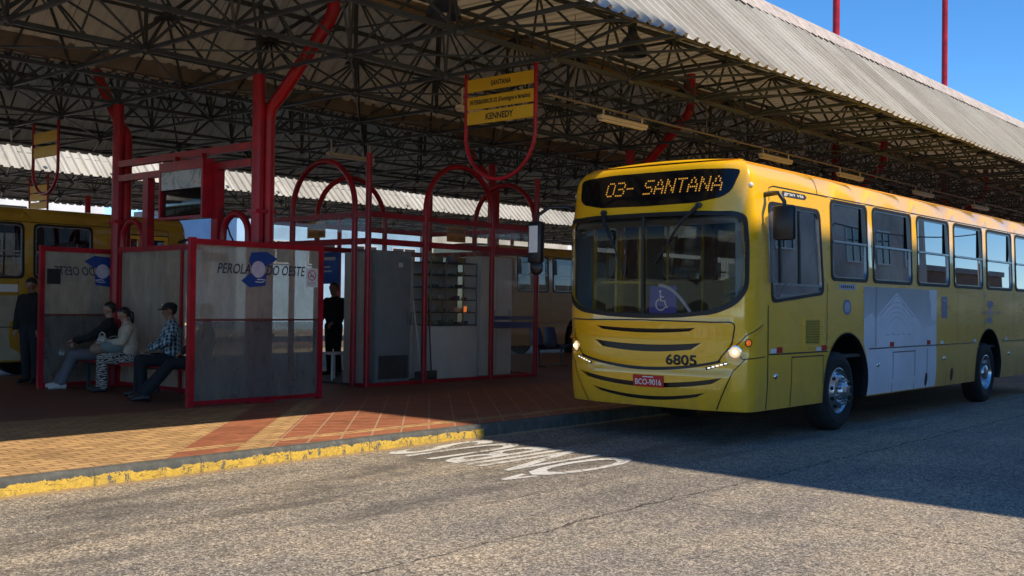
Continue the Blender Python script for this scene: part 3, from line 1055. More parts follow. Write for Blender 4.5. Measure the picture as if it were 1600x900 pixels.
    for (i, j), p in top.items():
        if (i + 1, j) in top: mem.append((p, top[(i + 1, j)], 0.055))
        if (i, j + 1) in top: mem.append((p, top[(i, j + 1)], 0.055))
        for di in (0, 1):
            for dj in (0, 1):
                mem.append((p, bot[(i + di, j + dj)], 0.042))
        for q in () if j in (1, ny - 2) else (bot[(i, j)].lerp(bot[(i + 1, j)], 0.5), bot[(i, j + 1)].lerp(bot[(i + 1, j + 1)], 0.5), bot[(i, j)].lerp(bot[(i, j + 1)], 0.5), bot[(i + 1, j)].lerp(bot[(i + 1, j + 1)], 0.5)):
            mem.append((p, q, 0.03))
        zt = fold_height(p.y, folds) - 0.09
        if zt - p.z > 0.06:
            mem.append((p, Vector((p.x, p.y, zt)), 0.06))
        # braces from the middle of the chord to the top node: the lattice is close-meshed
    for i in range(i0, i1):
        for (je, j1) in ((0, 1), (ny, ny - 1)):
            e = bot[(i, je)].lerp(bot[(i + 1, je)], 0.5)
            t_ = top[(i, 1 if je == 0 else ny - 2)]
            mem.append((bot[(i, j1)], e, 0.042))
            mem.append((bot[(i + 1, j1)], e, 0.042))
            mem.append((t_, e + Vector((0, 0, 0.05)), 0.042))
    # stiffening rods: each bottom square has one diagonal
    for (i, j), p in bot.items():
        if (i + 1, j + 1) in bot and 0 < j < ny - 1:
            mem.append((p, bot[(i + 1, j + 1)], 0.03) if (i + j) % 2 == 0 else (bot[(i + 1, j)], bot[(i, j + 1)], 0.03))
        zt = fold_height(p.y, folds) - 0.09
        if 2 < j < ny - 1 and zt - p.z > 0.4:
            mem.append((p, Vector((p.x, p.y, zt)), 0.05))
    for (i, j), p in top.items():
        if (i + 1, j + 1) in top and 1 < j < ny - 3:
            mem.append((p, top[(i + 1, j + 1)], 0.032) if (i + j) % 2 else (top[(i + 1, j)], top[(i, j + 1)], 0.032))
    mem.sort(key=lambda e: -px_size(e[0], e[1]))
    for a, b, w in mem[:keep_struts]:
        MB().bar(a, b, w * 0.75).build('strut', 'frame_steel', root, smooth=0)
    rest = MB()
    for a, b, w in mem[keep_struts:]:
        rest.bar(a, b, w * 0.75)
    nodes = MB()
    for p in list(bot.values()) + list(top.values()):
        pp = to_px(p)
        if pp and -60 < pp[0] < 1660 and -60 < pp[1] < 960:
            nodes.ball(p, 0.075 if pp[2] < 30 else 0.085, 7, 5)
    rs = rest.build('strut', 'frame_steel', root, smooth=0)
    rs['kind'] = 'stuff'
    ns = nodes.build('node_joint', 'frame_steel', root)
    ns['kind'] = 'stuff'
    return root

FOLD1 = [(6.72, 14.35), (14.35, 21.98)]
canopy('terminal_canopy', 'large folded sheet metal canopy on a dark steel space frame over the yellow bus', FOLD1, -4.0, 66.0, 8, 96)
FOLD2 = [(25.98, 34.3)]
canopy('terminal_canopy', 'second sunlit canopy seen beyond the far kerb behind the kiosk', FOLD2, -4.0, 84.0, 4, 40)

# ------------------------------------------------------------------ red columns
def column(x, y, side, label, mast=None, group='red columns under the canopy', pipe=True):
    c = thing('support_column', label, 'column', (x, y, PZ), 0, group)
    m = MB()
    m.tube([(0, 0, 0), (0, 0, BOT - PZ - 0.03)], 0.085, 20)
    m.build('post', 'red', c)
    b = MB()
    b.bbox((-0.2, -0.2, 0.0), (0.2, 0.2, 0.025), 0.005)
    for a in (-0.14, 0.14):
        for d in (-0.14, 0.14):
            b.lathe([(0, 0.045), (0.02, 0.045), (0.02, 0.02)], (a, d, 0), n=6)
    b.build('base_plate', 'red', c)
    if pipe:
        p = MB()
        s = side
        p.tube([(0.165, s * 0.02, 0.05), (0.165, s * 0.02, 3.95), (0.165, s * 0.06, 4.10), (0.18, s * 0.30, 4.30), (0.27, s * 1.15, 5.16), (0.28, s * 1.23, 5.3), (0.28, s * 1.25, 5.5), (0.28, s * 1.25, 6.0)], 0.088, 16)
        p.build('drain_pipe', 'red', c)
        k = MB()
        for z in (0.9, 2.62):
            k.box((-0.09, -0.094, z), (0.258, 0.11, z + 0.05))
        k.build('pipe_clamp', 'red', c, smooth=0)
    if mast:
        mm = MB()
        mm.tube([(0, 0, BOT - PZ), (0, 0, mast)], 0.095, 16)
        mm.build('mast', 'red', c)
    return c
cols = [9.02, 18.12, 27.95, 36.5, 45.6]
for i, x in enumerate(cols):
    nm = ['red column with a bent drain pipe at the near end of the glass shelter', 'red column with a bent drain pipe behind the kiosk and above the yellow bus',
          'third red column along the platform whose mast stands nearer above the roof', 'fourth red column along the platform whose mast stands farther right above the roof',
          'fifth red column far along the platform beyond the bus'][i]
    column(x, 12.45, -1, nm, mast=15.0 if i in (2, 3) else None)
    nm = ['red column with a bent drain pipe at the far end of the glass shelter', 'red column in the far row behind the kiosk', 'third red column of the far row', 'fourth red column of the far row', 'fifth red column of the far row'][i]
    column(x, 16.22, 1, nm)
for i, x in enumerate((6.5, 16.5, 26.5, 36.5, 46.5)):
    column(x, 31.4, 1, ['first', 'second', 'third', 'fourth', 'fifth'][i] + ' red column from the left on the second platform', group='red columns of the second platform', pipe=False)

# ------------------------------------------------------------------ lamps under the roof
def pendant(x, y, z, label):
    p = thing('pendant_lamp', label, 'lamp', (x, y, z), 0, 'industrial pendant lamps in the roof')
    m = MB()
    m.lathe([(0.0, 0.50), (0.07, 0.50), (0.075, 0.36), (0.10, 0.30), (0.16, 0.24), (0.22, 0.12), (0.245, 0.0), (0.235, 0.0), (0.21, 0.11), (0.15, 0.22), (0.0, 0.27)], (0, 0, 0), n=28)
    m.build('lamp_shade', M['lampblue'], p)
    b = MB()
    b.ball((0, 0, 0.10), (0.06, 0.06, 0.10), 12, 8)
    b.build('bulb', 'white', p)
    r = MB()
    r.tube([(0, 0, 0.49), (0, 0, max(0.62, BOT + FLAT - 0.0 - z))], 0.014, 8)
    r.build('hanger_rod', 'frame_steel', p)
M['lampblue'] = plain('dark_blue_lamp_enamel', (0.015, 0.03, 0.075), 0.4, vary=0.2)
pendant(10.42, 10.25, 5.45, 'dark blue pendant lamp above the route sign')
pendant(10.55, 14.15, 5.58, 'dark blue pendant lamp beside the bent pipe of the shelter column')
pendant(11.75, 15.25, 5.85, 'dark blue pendant lamp just behind the one beside the bent pipe')
pendant(14.0, 9.6, 5.5, 'dark blue pendant lamp over the roof of the bus front')

M['conduit'] = plain('grey_beige_conduit', (0.20, 0.18, 0.15), 0.5, vary=0.15)
def batten(x, y, z, label, conduit=False):
    b = thing('batten_light', label, 'light', (x, y, z), 0, 'fluorescent battens hung under the roof')
    m = MB()
    m.bbox((-0.6, -0.05, 0.0), (0.6, 0.05, 0.06), 0.012)
    m.build('housing', M['batten'], b)
    t = MB()
    for yy in (-0.03, 0.03):
        t.tube([(-0.57, yy, -0.016), (0.57, yy, -0.016)], 0.013, 8)
    t.build('light_tube', 'white', b)
    for xx in (-0.5, 0.5):
        h = MB()
        h.tube([(xx, 0, 0.05), (xx, 0, 0.145 if conduit else BOT - z)], 0.014, 6)
        h.build('hanger', M['batten'], b)
M['batten'] = plain('cream_batten_enamel', (0.62, 0.55, 0.40), 0.5, vary=0.1)
for i, (x, y, z) in enumerate(((13.2, 9.2, 4.27), (18.1, 9.2, 4.27), (21.4, 9.2, 4.27), (25.6, 9.2, 4.27), (29.8, 9.2, 4.27))):
    batten(x, y, z, ['first', 'second', 'third', 'fourth', 'fifth'][i] + ' cream fluorescent batten from the route sign along the row above the bus', True)
batten(12.0, 10.9, 4.42, 'cream fluorescent batten behind the plates of the route sign')
batten(14.1, 16.4, 4.42, 'cream fluorescent batten above the far side of the kiosk')
batten(6.9, 18.9, 4.40, 'cream fluorescent batten near the far kerb over the parked bus')
m = MB()
m.tube([(11.4, 9.2, 4.428), (60, 9.2, 4.428)], 0.017, 8)
for xx in frange(12.0, 59, 3.5):
    m.tube([(xx, 9.2, 4.428), (xx, 9.2, BOT + 0.9)], 0.006, 5)
tag(m.build('cable_conduit', 'conduit'), 'long pale cable conduit running under the roof above the bus', 'conduit')

# ------------------------------------------------------------------ hanging route signs
def route_sign(x, y0, y1, label, rows, zt=4.66, face=-1, r=0.028):
    s = thing('route_sign', label, 'sign', (x, (y0 + y1) / 2, zt), 0, 'U shaped route signs hung from the roof')
    w = (y1 - y0) / 2
    f = MB()
    sp = -0.78
    pts = [(0, -w, BOT - zt + 0.02), (0, -w, sp)] + [(0, -w * math.cos(a), sp - w * math.sin(a)) for a in frange(0, PI, PI / 22)][1:-1] + [(0, w, sp), (0, w, BOT - zt + 0.02)]
    f.tube(pts, r, 12)
    f.build('sign_frame', 'red', s)
    for (z0, z1, txt, tw, th, dx) in rows:
        p = MB()
        p.bbox((-0.012, -w + r, z0), (0.012, w - r, z1), 0.003)
        po = p.build('plate', 'signyellow', s, smooth=0)
        if txt:
            t = MB()
            zc = (z0 + z1) / 2
            fn = plane_fn((face * 0.0145, dx * face, zc), (0, face, 0), (0, 0, 1), (face, 0, 0))
            lettering(t, txt, fn, -tw / 2, tw / 2, -th / 2, th / 2, bold=0.03)
            t.build('lettering', 'ink', po, smooth=0)
    return s
ROWS = [(-0.175, -0.0, 'SANTANA', 0.36, 0.075, 0.02), (-0.42, -0.245, 'INTERBAIRROS 02 (Domingos e feriados)', 1.09, 0.085, 0.0), (-0.625, -0.45, 'KENNEDY', 0.50, 0.09, 0.0)]
route_sign(10.9, 9.0, 10.25, 'hanging red U shaped frame with three yellow route plates reading Santana and Kennedy', ROWS)
route_sign(9.25, 18.7, 19.65, 'hanging red U shaped frame with two cream plates over the far kerb', [(-0.32, -0.12, None, 0, 0, 0), (-0.58, -0.38, None, 0, 0, 0)], zt=4.70)
route_sign(13.2, 27.2, 28.2, 'small yellow route plates hung under the second canopy beyond the parked bus', [(-0.30, -0.12, None, 0, 0, 0), (-0.52, -0.34, None, 0, 0, 0), (-0.74, -0.56, None, 0, 0, 0)], zt=4.62)

# ------------------------------------------------------------------ glass waiting shelter between the two columns
sh = thing('waiting_shelter', 'red framed glass waiting shelter with the wordmark on its near pane', 'shelter', (9.02, 14.3, PZ))
SX, SY = 9.02, 14.3
def at(x, y, z):
    return (x - SX, y - SY, z - PZ)
def rbox(mb, lo, hi):
    return mb.box(at(*lo), at(*hi))
def pane_wall(y, x0, x1, post):
    f = MB()
    rbox(f, (x0, y - 0.035, PZ), (x0 + post, y + 0.035, 2.38))
    rbox(f, (x1 - 0.075, y - 0.033, PZ), (x1, y + 0.033, 2.37))
    rbox(f, (x0 + post, y - 0.031, 2.29), (x1 - 0.075, y + 0.031, 2.365))
    rbox(f, (x0 + post, y - 0.031, PZ + 0.02), (x1 - 0.075, y + 0.031, PZ + 0.075))
    f.build('panel_frame', 'red', sh, smooth=0)
    f = MB()
    rbox(f, (x0 + post, y - 0.016, 1.28), (x1 - 0.075, y + 0.016, 1.312))
    f.build('mid_rail', 'rail_rust', sh, smooth=0)
    for (z0, z1) in ((PZ + 0.075, 1.275), (1.315, 2.29)):
        g = MB()
        rbox(g, (x0 + post, y - 0.004, z0), (x1 - 0.075, y + 0.004, z1))
        g.build('pane', 'dirtyglass' if z0 > 1 else 'smokyglass', sh, smooth=0)
pane_wall(12.3, 7.86, 10.07, 0.085)
pane_wall(16.42, 7.86, 10.07, 0.075)
# side wall along the columns
f = MB()
for yy in (12.62, 14.28, 16.05):
    rbox(f, (SX - 0.03, yy - 0.03, PZ), (SX + 0.03, yy + 0.03, 2.31))
rbox(f, (SX - 0.035, 12.55, 2.31), (SX + 0.035, 16.12, 2.39))
rbox(f, (SX - 0.028, 12.65, PZ + 0.02), (SX + 0.028, 16.02, PZ + 0.08))
f.build('wall_frame', 'red', sh, smooth=0)
for (a, b) in ((12.65, 14.25), (14.31, 16.02)):
    g = MB()
    rbox(g, (SX - 0.004, a, PZ + 0.08), (SX + 0.004, b, 2.31))
    g.build('pane', 'dirtyglass', sh, smooth=0)
# overhead beams, posts and little arches
f = MB()
rbox(f, (SX - 0.05, 12.54, 3.68), (SX + 0.05, 16.13, 3.78))
rbox(f, (SX - 0.05, 12.54, 3.45), (SX + 0.05, 16.13, 3.55))
f.build('beam', 'red', sh, smooth=0)
for (yy, w) in ((13.40, 0.075), (15.27, 0.075)):
    f = MB()
    rbox(f, (SX - 0.06, yy - w, 2.392), (SX + 0.06, yy + w, 3.447))
    f.build('upright', 'red', sh, smooth=0)
for (a, b) in ((12.60, 13.30), (15.37, 16.07)):
    f = MB()
    c, r = (a + b) / 2, (b - a) / 2 - 0.05
    pts = [at(SX, a + 0.05, 2.392)] + [at(SX, c - r * math.cos(t), 2.50 + r * 0.98 * math.sin(t)) for t in frange(0, PI, PI / 18)] + [at(SX, b - 0.05, 2.392)]
    f.tube(pts, 0.05, 10)
    f.build('arch', 'red', sh)
f = MB()
f.tube([at(SX, 14.3, 3.42)] + [at(SX, 13.55 + 0.75 * math.sin(t), 2.75 + 0.65 * math.cos(t)) for t in frange(PI / 2 - 0.3, 0.25, -0.2)], 0.045, 10)
f.build('brace', 'red', sh)

def company_mark(fnl, parent, w0, two):
    """Wordmark with a pale disc between two blue arrows. fnl: plane map, u along the pane, t up."""
    t = MB()
    lettering(t, 'PEROLA', fnl(0.0006), -0.66, -0.13, -0.07, 0.07, shear=0.25, bold=0.012)
    t.build('lettering', 'inkblue', parent, smooth=0)
    t = MB()
    lettering(t, 'DO OESTE', fnl(0.0006), 0.13, 0.81, -0.075, 0.065, shear=0.25, bold=0.012)
    t.build('lettering', 'inkblue', parent, smooth=0)
    a = MB()
    fn = fnl(0.0004)
    a.add([fn(*p, 0.0) for p in ((-0.12, 0.23), (0.14, 0.25), (0.32, 0.155), (0.14, 0.05), (-0.12, 0.04), (-0.16, 0.12))], [(0, 1, 2, 3, 4, 5)])
    a.add([fn(*p, 0.0) for p in ((0.14, -0.05), (0.12, -0.22), (-0.14, -0.25), (-0.28, -0.16), (-0.14, -0.06))], [(0, 1, 2, 3, 4)])
    a.build('logo_arrow', 'blue', parent, smooth=0)
    d = MB()
    disc(d, fnl(0.0012), 0.0, 0.0, 0.115, 28)
    d.build('logo_disc', 'lavender', parent, smooth=0)
    k = MB()
    ribbon(k, fnl(0.0010), [(-0.02, -0.14), (0.05, -0.135), (0.12, -0.145)], 0.012)
    ribbon(k, fnl(0.0010), [(-0.05, -0.17), (0.03, -0.175), (0.10, -0.165)], 0.010)
    k.build('scratch', 'white', parent, smooth=0)
company_mark(lambda d: plane_fn(at(8.945, 12.2955, 1.99), (1, 0, 0), (0, 0, 1), (0, -1, 0), d), sh, 0, True)
company_mark(lambda d: plane_fn(at(8.90, 16.4155, 2.0), (-1, 0, 0), (0, 0, 1), (0, -1, 0), d), sh, 0, True)
def no_smoking(fnl, parent):
    p = MB()
    fn = fnl(0.001)
    p.add([fn(*q, 0.0) for q in ((-0.105, -0.14), (0.105, -0.14), (0.105, 0.13), (-0.105, 0.13))], [(0, 1, 2, 3)])
    po = p.build('no_smoking_sticker', 'white', parent, smooth=0)
    r = MB()
    fn = fnl(0.002)
    ribbon(r, fn, circle2(0, 0.03, 0.07, 28), 0.013, closed=True)
    ribbon(r, fn, [(-0.05, 0.08), (0.05, -0.02)], 0.013)
    r.build('ring', 'redplate', po, smooth=0)
    k = MB()
    fn = fnl(0.0015)
    ribbon(k, fn, [(-0.042, 0.018), (0.036, 0.018)], 0.014)
    ribbon(k, fn, [(0.036, 0.03), (0.05, 0.05), (0.042, 0.065)], 0.006)
    for i in range(3):
        ribbon(k, fn, [(-0.07, -0.07 - i * 0.02), (0.07, -0.07 - i * 0.02)], 0.004)
    k.build('symbol', 'ink', po, smooth=0)
no_smoking(lambda d: plane_fn(at(9.875, 12.2955, 1.905), (1, 0, 0), (0, 0, 1), (0, -1, 0), d), sh)
k = MB()
k.add([at(x, 16.414, z) for x, z in ((7.98, 1.78), (8.20, 1.78), (8.20, 2.02), (7.98, 2.02))], [(0, 1, 2, 3)])
k.build('black_sticker', 'ink', sh, smooth=0)
p = MB()
p.add([at(x, 12.3055, z) for x, z in ((8.05, 2.07), (8.46, 2.07), (8.46, 2.19), (8.05, 2.19))], [(0, 1, 2, 3)])
p.build('old_paper_notice', M['concrete'], sh, smooth=0)

# ------------------------------------------------------------------ television cabinet hung under the beam
tv = thing('tv_cabinet', 'red hanging television cabinet with a half faded poster above its dark screen', 'television cabinet', (8.78, 14.04, 2.75))
m = MB()
m.box((0.02, -0.58, 0), (0.22, -0.54, 0.86)); m.box((0.02, 0.54, 0), (0.22, 0.58, 0.86))
m.box((0.02, -0.54, 0.0), (0.22, 0.54, 0.04)); m.box((0.02, -0.54, 0.72), (0.22, 0.54, 0.86)); m.box((0.19, -0.54, 0.04), (0.22, 0.54, 0.72))
m.build('cabinet', 'red', tv, smooth=0)
m = MB()
m.bbox((0.05, -0.53, 0.05), (0.185, 0.53, 0.44), 0.02)
m.build('television_screen', 'blackgloss', tv)
def poster_mat():
    mm, nt, bs = newmat('faded_poster_print')
    co = objco(nt)
    f = noise(nt, co, 3.2, 4, 0.6, 1.2)
    c = ramp(nt, f, [(0.32, (0.03, 0.03, 0.035)), (0.46, (0.30, 0.31, 0.33)), (0.56, (0.46, 0.46, 0.47)), (0.68, (0.42, 0.24, 0.14))])
    nt.links.new(c, bs.inputs['Base Color'])
    bs.inputs['Roughness'].default_value = 0.3
    return mm
M['poster'] = poster_mat()
m = MB()
m.box((0.03, -0.535, 0.445), (0.06, 0.535, 0.715))
m.build('poster', 'poster', tv, smooth=0)
m = MB()
for yy in (-0.35, 0.35):
    m.box((0.13, yy - 0.03, 0.863), (0.215, yy + 0.03, 0.96))
m.build('bracket', 'red', tv, smooth=0)
m = MB()
m.tube([(0.20, -0.60, 0.5), (0.27, -0.68, 0.2), (0.28, -0.9, -0.25), (0.28, -1.0, -0.36)], 0.012, 8)
m.build('cable', 'black', tv)

# ------------------------------------------------------------------ benches
def bench(x, y0, y1, label, mat='seat_red', backs=0):
    b = thing('bench', label, 'bench', (x, (y0 + y1) / 2, PZ))
    w = (y1 - y0) / 2
    m = MB()
    for xx in (-0.2, -0.1, 0.0, 0.1, 0.2):
        m.bbox((xx - 0.042, -w, 0.41), (xx + 0.042, w, 0.445), 0.008)
    m.build('seat', mat, b)
    for yy in frange(-w + 0.25, w - 0.25, 1.2):
        l = MB()
        l.box((-0.2, yy - 0.025, 0.36), (0.2, yy + 0.025, 0.409))
        l.box((-0.17, yy - 0.02, 0), (-0.13, yy + 0.02, 0.36)); l.box((0.13, yy - 0.02, 0), (0.17, yy + 0.02, 0.36))
        l.build('leg', 'frame_steel', b, smooth=0)
    return b
bench(8.62, 12.75, 16.25, 'long dark red slatted bench on which the waiting people sit')
def shell_seat(name, label, x, y, rz, mat, n=1, group=None):
    s = thing(name, label, 'seat', (x, y, PZ), rz, group)
    for k in range(n):
        m = MB()
        yy = (k - (n - 1) / 2) * 0.52
        prof = [(-0.22, 0.44), (-0.18, 0.455), (0.0, 0.43), (0.14, 0.43), (0.20, 0.47), (0.25, 0.62), (0.30, 0.84), (0.31, 0.88)]
        V, Fq = [], []
        cols_ = 9
        for i, (px, pz) in enumerate(prof):
            for j in range(cols_):
                t = j / (cols_ - 1) * 2 - 1
                cup = 0.05 * t * t
                V.append((px - (cup if i > 4 else 0), yy + t * (0.23 if i < 6 else 0.23 - 0.02 * (i - 5)), pz + (cup if i <= 4 else 0)))
        for i in range(len(prof) - 1):
            for j in range(cols_ - 1):
                Fq.append((i * cols_ + j, i * cols_ + j + 1, (i + 1) * cols_ + j + 1, (i + 1) * cols_ + j))
        n0 = len(V)
        V += [(a - 0.012, b, c - 0.02) for a, b, c in V[:n0]]
        Fq += [tuple(q + n0 for q in reversed(fc)) for fc in list(Fq)]
        m.add(V, Fq)
        m.build('seat_shell', mat, s, smooth=60)
    l = MB()
    w = n * 0.26
    l.box((-0.03, -w, 0.375), (0.03, w, 0.415))
    for yy in ((-w + 0.12, w - 0.12) if n > 1 else (0.0,)):
        l.tube([(0, yy, 0.38), (0, yy, 0.03)], 0.025, 10)
        l.bbox((-0.22, yy - 0.03, 0), (0.22, yy + 0.03, 0.03), 0.008)
    l.build('leg_frame', 'frame_steel', s)
    return s
shell_seat('plastic_seat', 'red plastic seat behind the scratched pane of the shelter', 9.62, 13.05, PI, 'seat_red', 1)
shell_seat('plastic_seat', 'row of two blue plastic seats facing the far bus beside the kiosk', 19.1, 15.25, PI / 2, 'seat_blue', 2)
shell_seat('plastic_seat', 'row of three blue plastic seats farther along the platform behind the bus', 23.5, 15.25, PI / 2, 'seat_blue', 3)

# ------------------------------------------------------------------ kiosk
kx0, kx1, ky0, ky1 = 11.88, 16.25, 13.35, 16.3
KX, KYc = (kx0 + kx1) / 2, (ky0 + ky1) / 2
ki = thing('kiosk', 'red framed glass kiosk with arched tops beside the shelter', 'kiosk', (KX, KYc, PZ))
def ak(x, y, z):
    return (x - KX, y - KYc, z - PZ)
posts = [(kx0, ky0, 4.02), (13.2, ky0, 3.04), (14.95, ky0, 3.04), (kx1, ky0, 4.02), (kx0, 13.69, 3.04), (kx0, 15.35, 3.04), (kx0, ky1, 4.02), (kx1, ky1, 4.02), (13.2, ky1, 3.04), (14.95, ky1, 3.04), (kx1, 15.0, 3.04)]
for (x, y, h) in posts:
    p = MB()
    p.tube([ak(x, y, PZ), ak(x, y, h)], 0.052, 14)
    p.build('post', 'red', ki)
def kbeam(a, b, z0, z1):
    m = MB()
    va, vb = Vector(a), Vector(b)
    d = (vb - va).normalized() * 0.055
    va, vb = va + d, vb - d
    m.bar(ak(va.x, va.y, (z0 + z1) / 2), ak(vb.x, vb.y, (z0 + z1) / 2), 0.06, z1 - z0)
    m.build('beam', 'red', ki, smooth=0)
runs = {'front': [(kx0, ky0), (13.2, ky0), (14.95, ky0), (kx1, ky0)], 'left': [(kx0, ky0), (kx0, 13.69), (kx0, 15.35), (kx0, ky1)], 'back': [(kx0, ky1), (13.2, ky1), (14.95, ky1), (kx1, ky1)], 'right': [(kx1, ky0), (kx1, 15.0), (kx1, ky1)]}
for side, pts in runs.items():
    for (a, b) in zip(pts, pts[1:]):
        A, B = (*a, 0), (*b, 0)
        kbeam(A, B, 2.52, 2.62)
        kbeam(A, B, 2.97, 3.06)
        ax = 0 if abs(a[0] - b[0]) > abs(a[1] - b[1]) else 1
        def gpane(z0, z1, nm='pane'):
            g = MB()
            lo = [min(a[0], b[0]), min(a[1], b[1]), z0]
            hi = [max(a[0], b[0]), max(a[1], b[1]), z1]
            lo[ax] += 0.052; hi[ax] -= 0.052
            lo[1 - ax] -= 0.004; hi[1 - ax] += 0.004
            g.box(ak(*lo), ak(*hi))
            g.build(nm, 'shopglass', ki, smooth=0)
        gpane(2.62, 2.97)
        if not (side == 'left' and a == (kx0, 13.69)):       # the doorway
            gpane(PZ + 0.06, 2.52)
            kbeam(A, B, PZ + 0.005, PZ + 0.06)
def karch(a, b):
    a, b = Vector((*a, 0)), Vector((*b, 0))
    c, d = (a + b) / 2, (b - a).normalized()
    r = (b - a).length / 2
    m = MB()
    pts = [ak(a.x, a.y, 3.04)] + [ak((c - d * r * math.cos(t)).x, (c - d * r * math.cos(t)).y, 3.14 + r * 1.0 * math.sin(t)) for t in frange(0, PI, PI / 24)] + [ak(b.x, b.y, 3.04)]
    m.tube(pts, 0.05, 12)
    m.build('arch', 'red', ki)
karch((13.2, ky0), (14.95, ky0)); karch((kx0, 13.69), (kx0, 15.35)); karch((13.2, ky1), (14.95, ky1)); karch((kx1, 13.4), (kx1, 15.0))
f = MB()
f.box(ak(kx0 + 0.08, ky0 + 0.08, PZ + 0.004), ak(kx1 - 0.08, ky1 - 0.08, PZ + 0.03))
f.build('floor', 'greyd', ki, smooth=0)
def kiosk_board(fn0, parent):
    p = MB()
    p.add([fn0(u, t, d) for d in (0.0, 0.012) for u, t in ((-0.24, -0.14), (0.24, -0.14), (0.24, 0.14), (-0.24, 0.14))], [(3, 2, 1, 0), (4, 5, 6, 7), (0, 1, 5, 4), (1, 2, 6, 5), (2, 3, 7, 6), (3, 0, 4, 7)])
    po = p.build('sign_board', 'inkorange', parent, smooth=0)
    t = MB()
    fn = lambda u, t_, d: fn0(u, t_, 0.0135)
    lettering(t, 'CENTRONIC', fn, -0.22, 0.22, 0.015, 0.095, bold=0.02)
    t2 = MB()
    lettering(t2, '3035 - 1808', fn, -0.19, 0.19, -0.105, -0.045, bold=0.01)
    t2.build('telephone_number', 'ink', po, smooth=0)
    t.build('lettering', 'ink', po, smooth=0)
kiosk_board(plane_fn(ak(14.0, ky0 + 0.03, 2.80), (1, 0, 0), (0, 0, 1), (0, -1, 0)), ki)
kiosk_board(plane_fn(ak(kx0 + 0.03, 14.72, 2.80), (0, -1, 0), (0, 0, 1), (-1, 0, 0)), ki)
b = MB()
b.box(ak(15.05, ky0 + 0.012, 1.10), ak(16.18, ky0 + 0.018, 1.22)); b.box(ak(15.05, ky0 + 0.012, 1.26), ak(16.18, ky0 + 0.018, 1.33))
b.build('blue_stripe', 'blue', ki, smooth=0)

# things inside the kiosk
M['cab_grey'] = plain('blue_grey_cabinet_paint', (0.23, 0.255, 0.27), 0.5, vary=0.1)
M['cab_beige'] = plain('warm_grey_board', (0.52, 0.48, 0.43), 0.6, vary=0.1)
M['cab_white'] = plain('off_white_melamine', (0.74, 0.73, 0.69), 0.45, vary=0.06)
def cabinet(name, label, cat, x0, x1, y0, y1, z1, mat, doors=1, extra=None):
    c = thing(name, label, cat, ((x0 + x1) / 2, (y0 + y1) / 2, PZ + 0.03))
    hw, hd, h = (x1 - x0) / 2, (y1 - y0) / 2, z1 - PZ - 0.03
    m = MB()
    m.bbox((-hw, -hd, 0.0), (hw, hd, h), 0.008)
    m.build('carcass', mat, c)
    for k in range(doors):
        a = -hw + 2 * hw * k / doors + 0.012
        b_ = -hw + 2 * hw * (k + 1) / doors - 0.012
        d = MB()
        d.bbox((a, -hd - 0.02, 0.08), (b_, -hd - 0.001, h - 0.03), 0.004)
        do = d.build('door', mat, c)
        hm = MB()
        hm.bbox((b_ - 0.07, -hd - 0.05, h * 0.45), (b_ - 0.05, -hd - 0.021, h * 0.55), 0.004)
        hm.build('handle', 'alu', do)
    return c
c = cabinet('cabinet', 'tall blue grey metal cabinet behind the kiosk corner post', 'cabinet', 12.30, 13.12, 13.62, 14.25, 2.44, 'cab_grey', 1)
v = MB(); v.box((-0.34, -0.345, 0.06), (0.34, -0.337, 0.46)); v.build('vent_grille', 'dark', c, smooth=0)
k = MB(); k.box((0.10, -0.339, 1.98), (0.20, -0.335, 2.06)); k.build('label_plate', 'white', c, smooth=0)
cabinet('partition_board', 'warm grey board standing just inside the kiosk doorway', 'partition', 12.02, 12.22, 13.75, 14.1, 2.40, 'cab_beige', 1)
cabinet('locker', 'narrow pale locker between the blue grey cabinet and the counter', 'locker', 13.20, 13.55, 14.0, 14.5, 2.36, 'cab_white', 1)
cabinet('wardrobe', 'tall off white two door wardrobe at the right end of the kiosk', 'wardrobe', 15.08, 15.98, 13.75, 14.2, 2.46, 'cab_white', 2)
counter = thing('display_counter', 'white kiosk counter with glass fronted shelves of phone accessories', 'counter', (14.22, 13.95, PZ + 0.03))
m = MB(); m.bbox((-0.55, -0.3, 0.0), (0.68, 0.3, 0.95), 0.008); m.build('counter_body', 'cab_white', counter)
m = MB()
for zz in (0.96, 1.19, 1.42, 1.65, 1.88, 2.10):
    m.box((-0.55, -0.26, zz), (0.68, 0.22, zz + 0.018))
m.build('shelf', M['dark'], counter, smooth=0)
m = MB()
for xx in (-0.55, -0.16, 0.29, 0.66):
    m.box((xx, 0.225, 0.952), (xx + 0.02, 0.245, 2.13)); m.box((xx, -0.285, 0.952), (xx + 0.02, -0.265, 2.13))
m.build('shelf_frame', 'alu', counter, smooth=0)
m = MB(); m.box((-0.55, 0.25, 0.952), (0.68, 0.27, 2.13)); m.build('back_board', 'cab_white', counter, smooth=0)
cr = random.Random(11)
gcols = [(0.34, 0.32, 0.18), (0.5, 0.5, 0.47), (0.05, 0.05, 0.055), (0.24, 0.08, 0.06), (0.10, 0.14, 0.22), (0.40, 0.36, 0.28), (0.13, 0.19, 0.13), (0.42, 0.33, 0.10)]
gm = [plain('packaging_' + n, c_, 0.5, vary=0.1) for n, c_ in zip(('olive', 'white', 'black', 'red', 'blue', 'beige', 'green', 'amber'), gcols)]
words_ = ['olive', 'white', 'black', 'red', 'blue', 'beige', 'green', 'amber']
lev = {0.978: 'lowest shelf', 1.208: 'second shelf', 1.438: 'third shelf', 1.668: 'fourth shelf', 1.898: 'fifth shelf', 2.118: 'top shelf'}
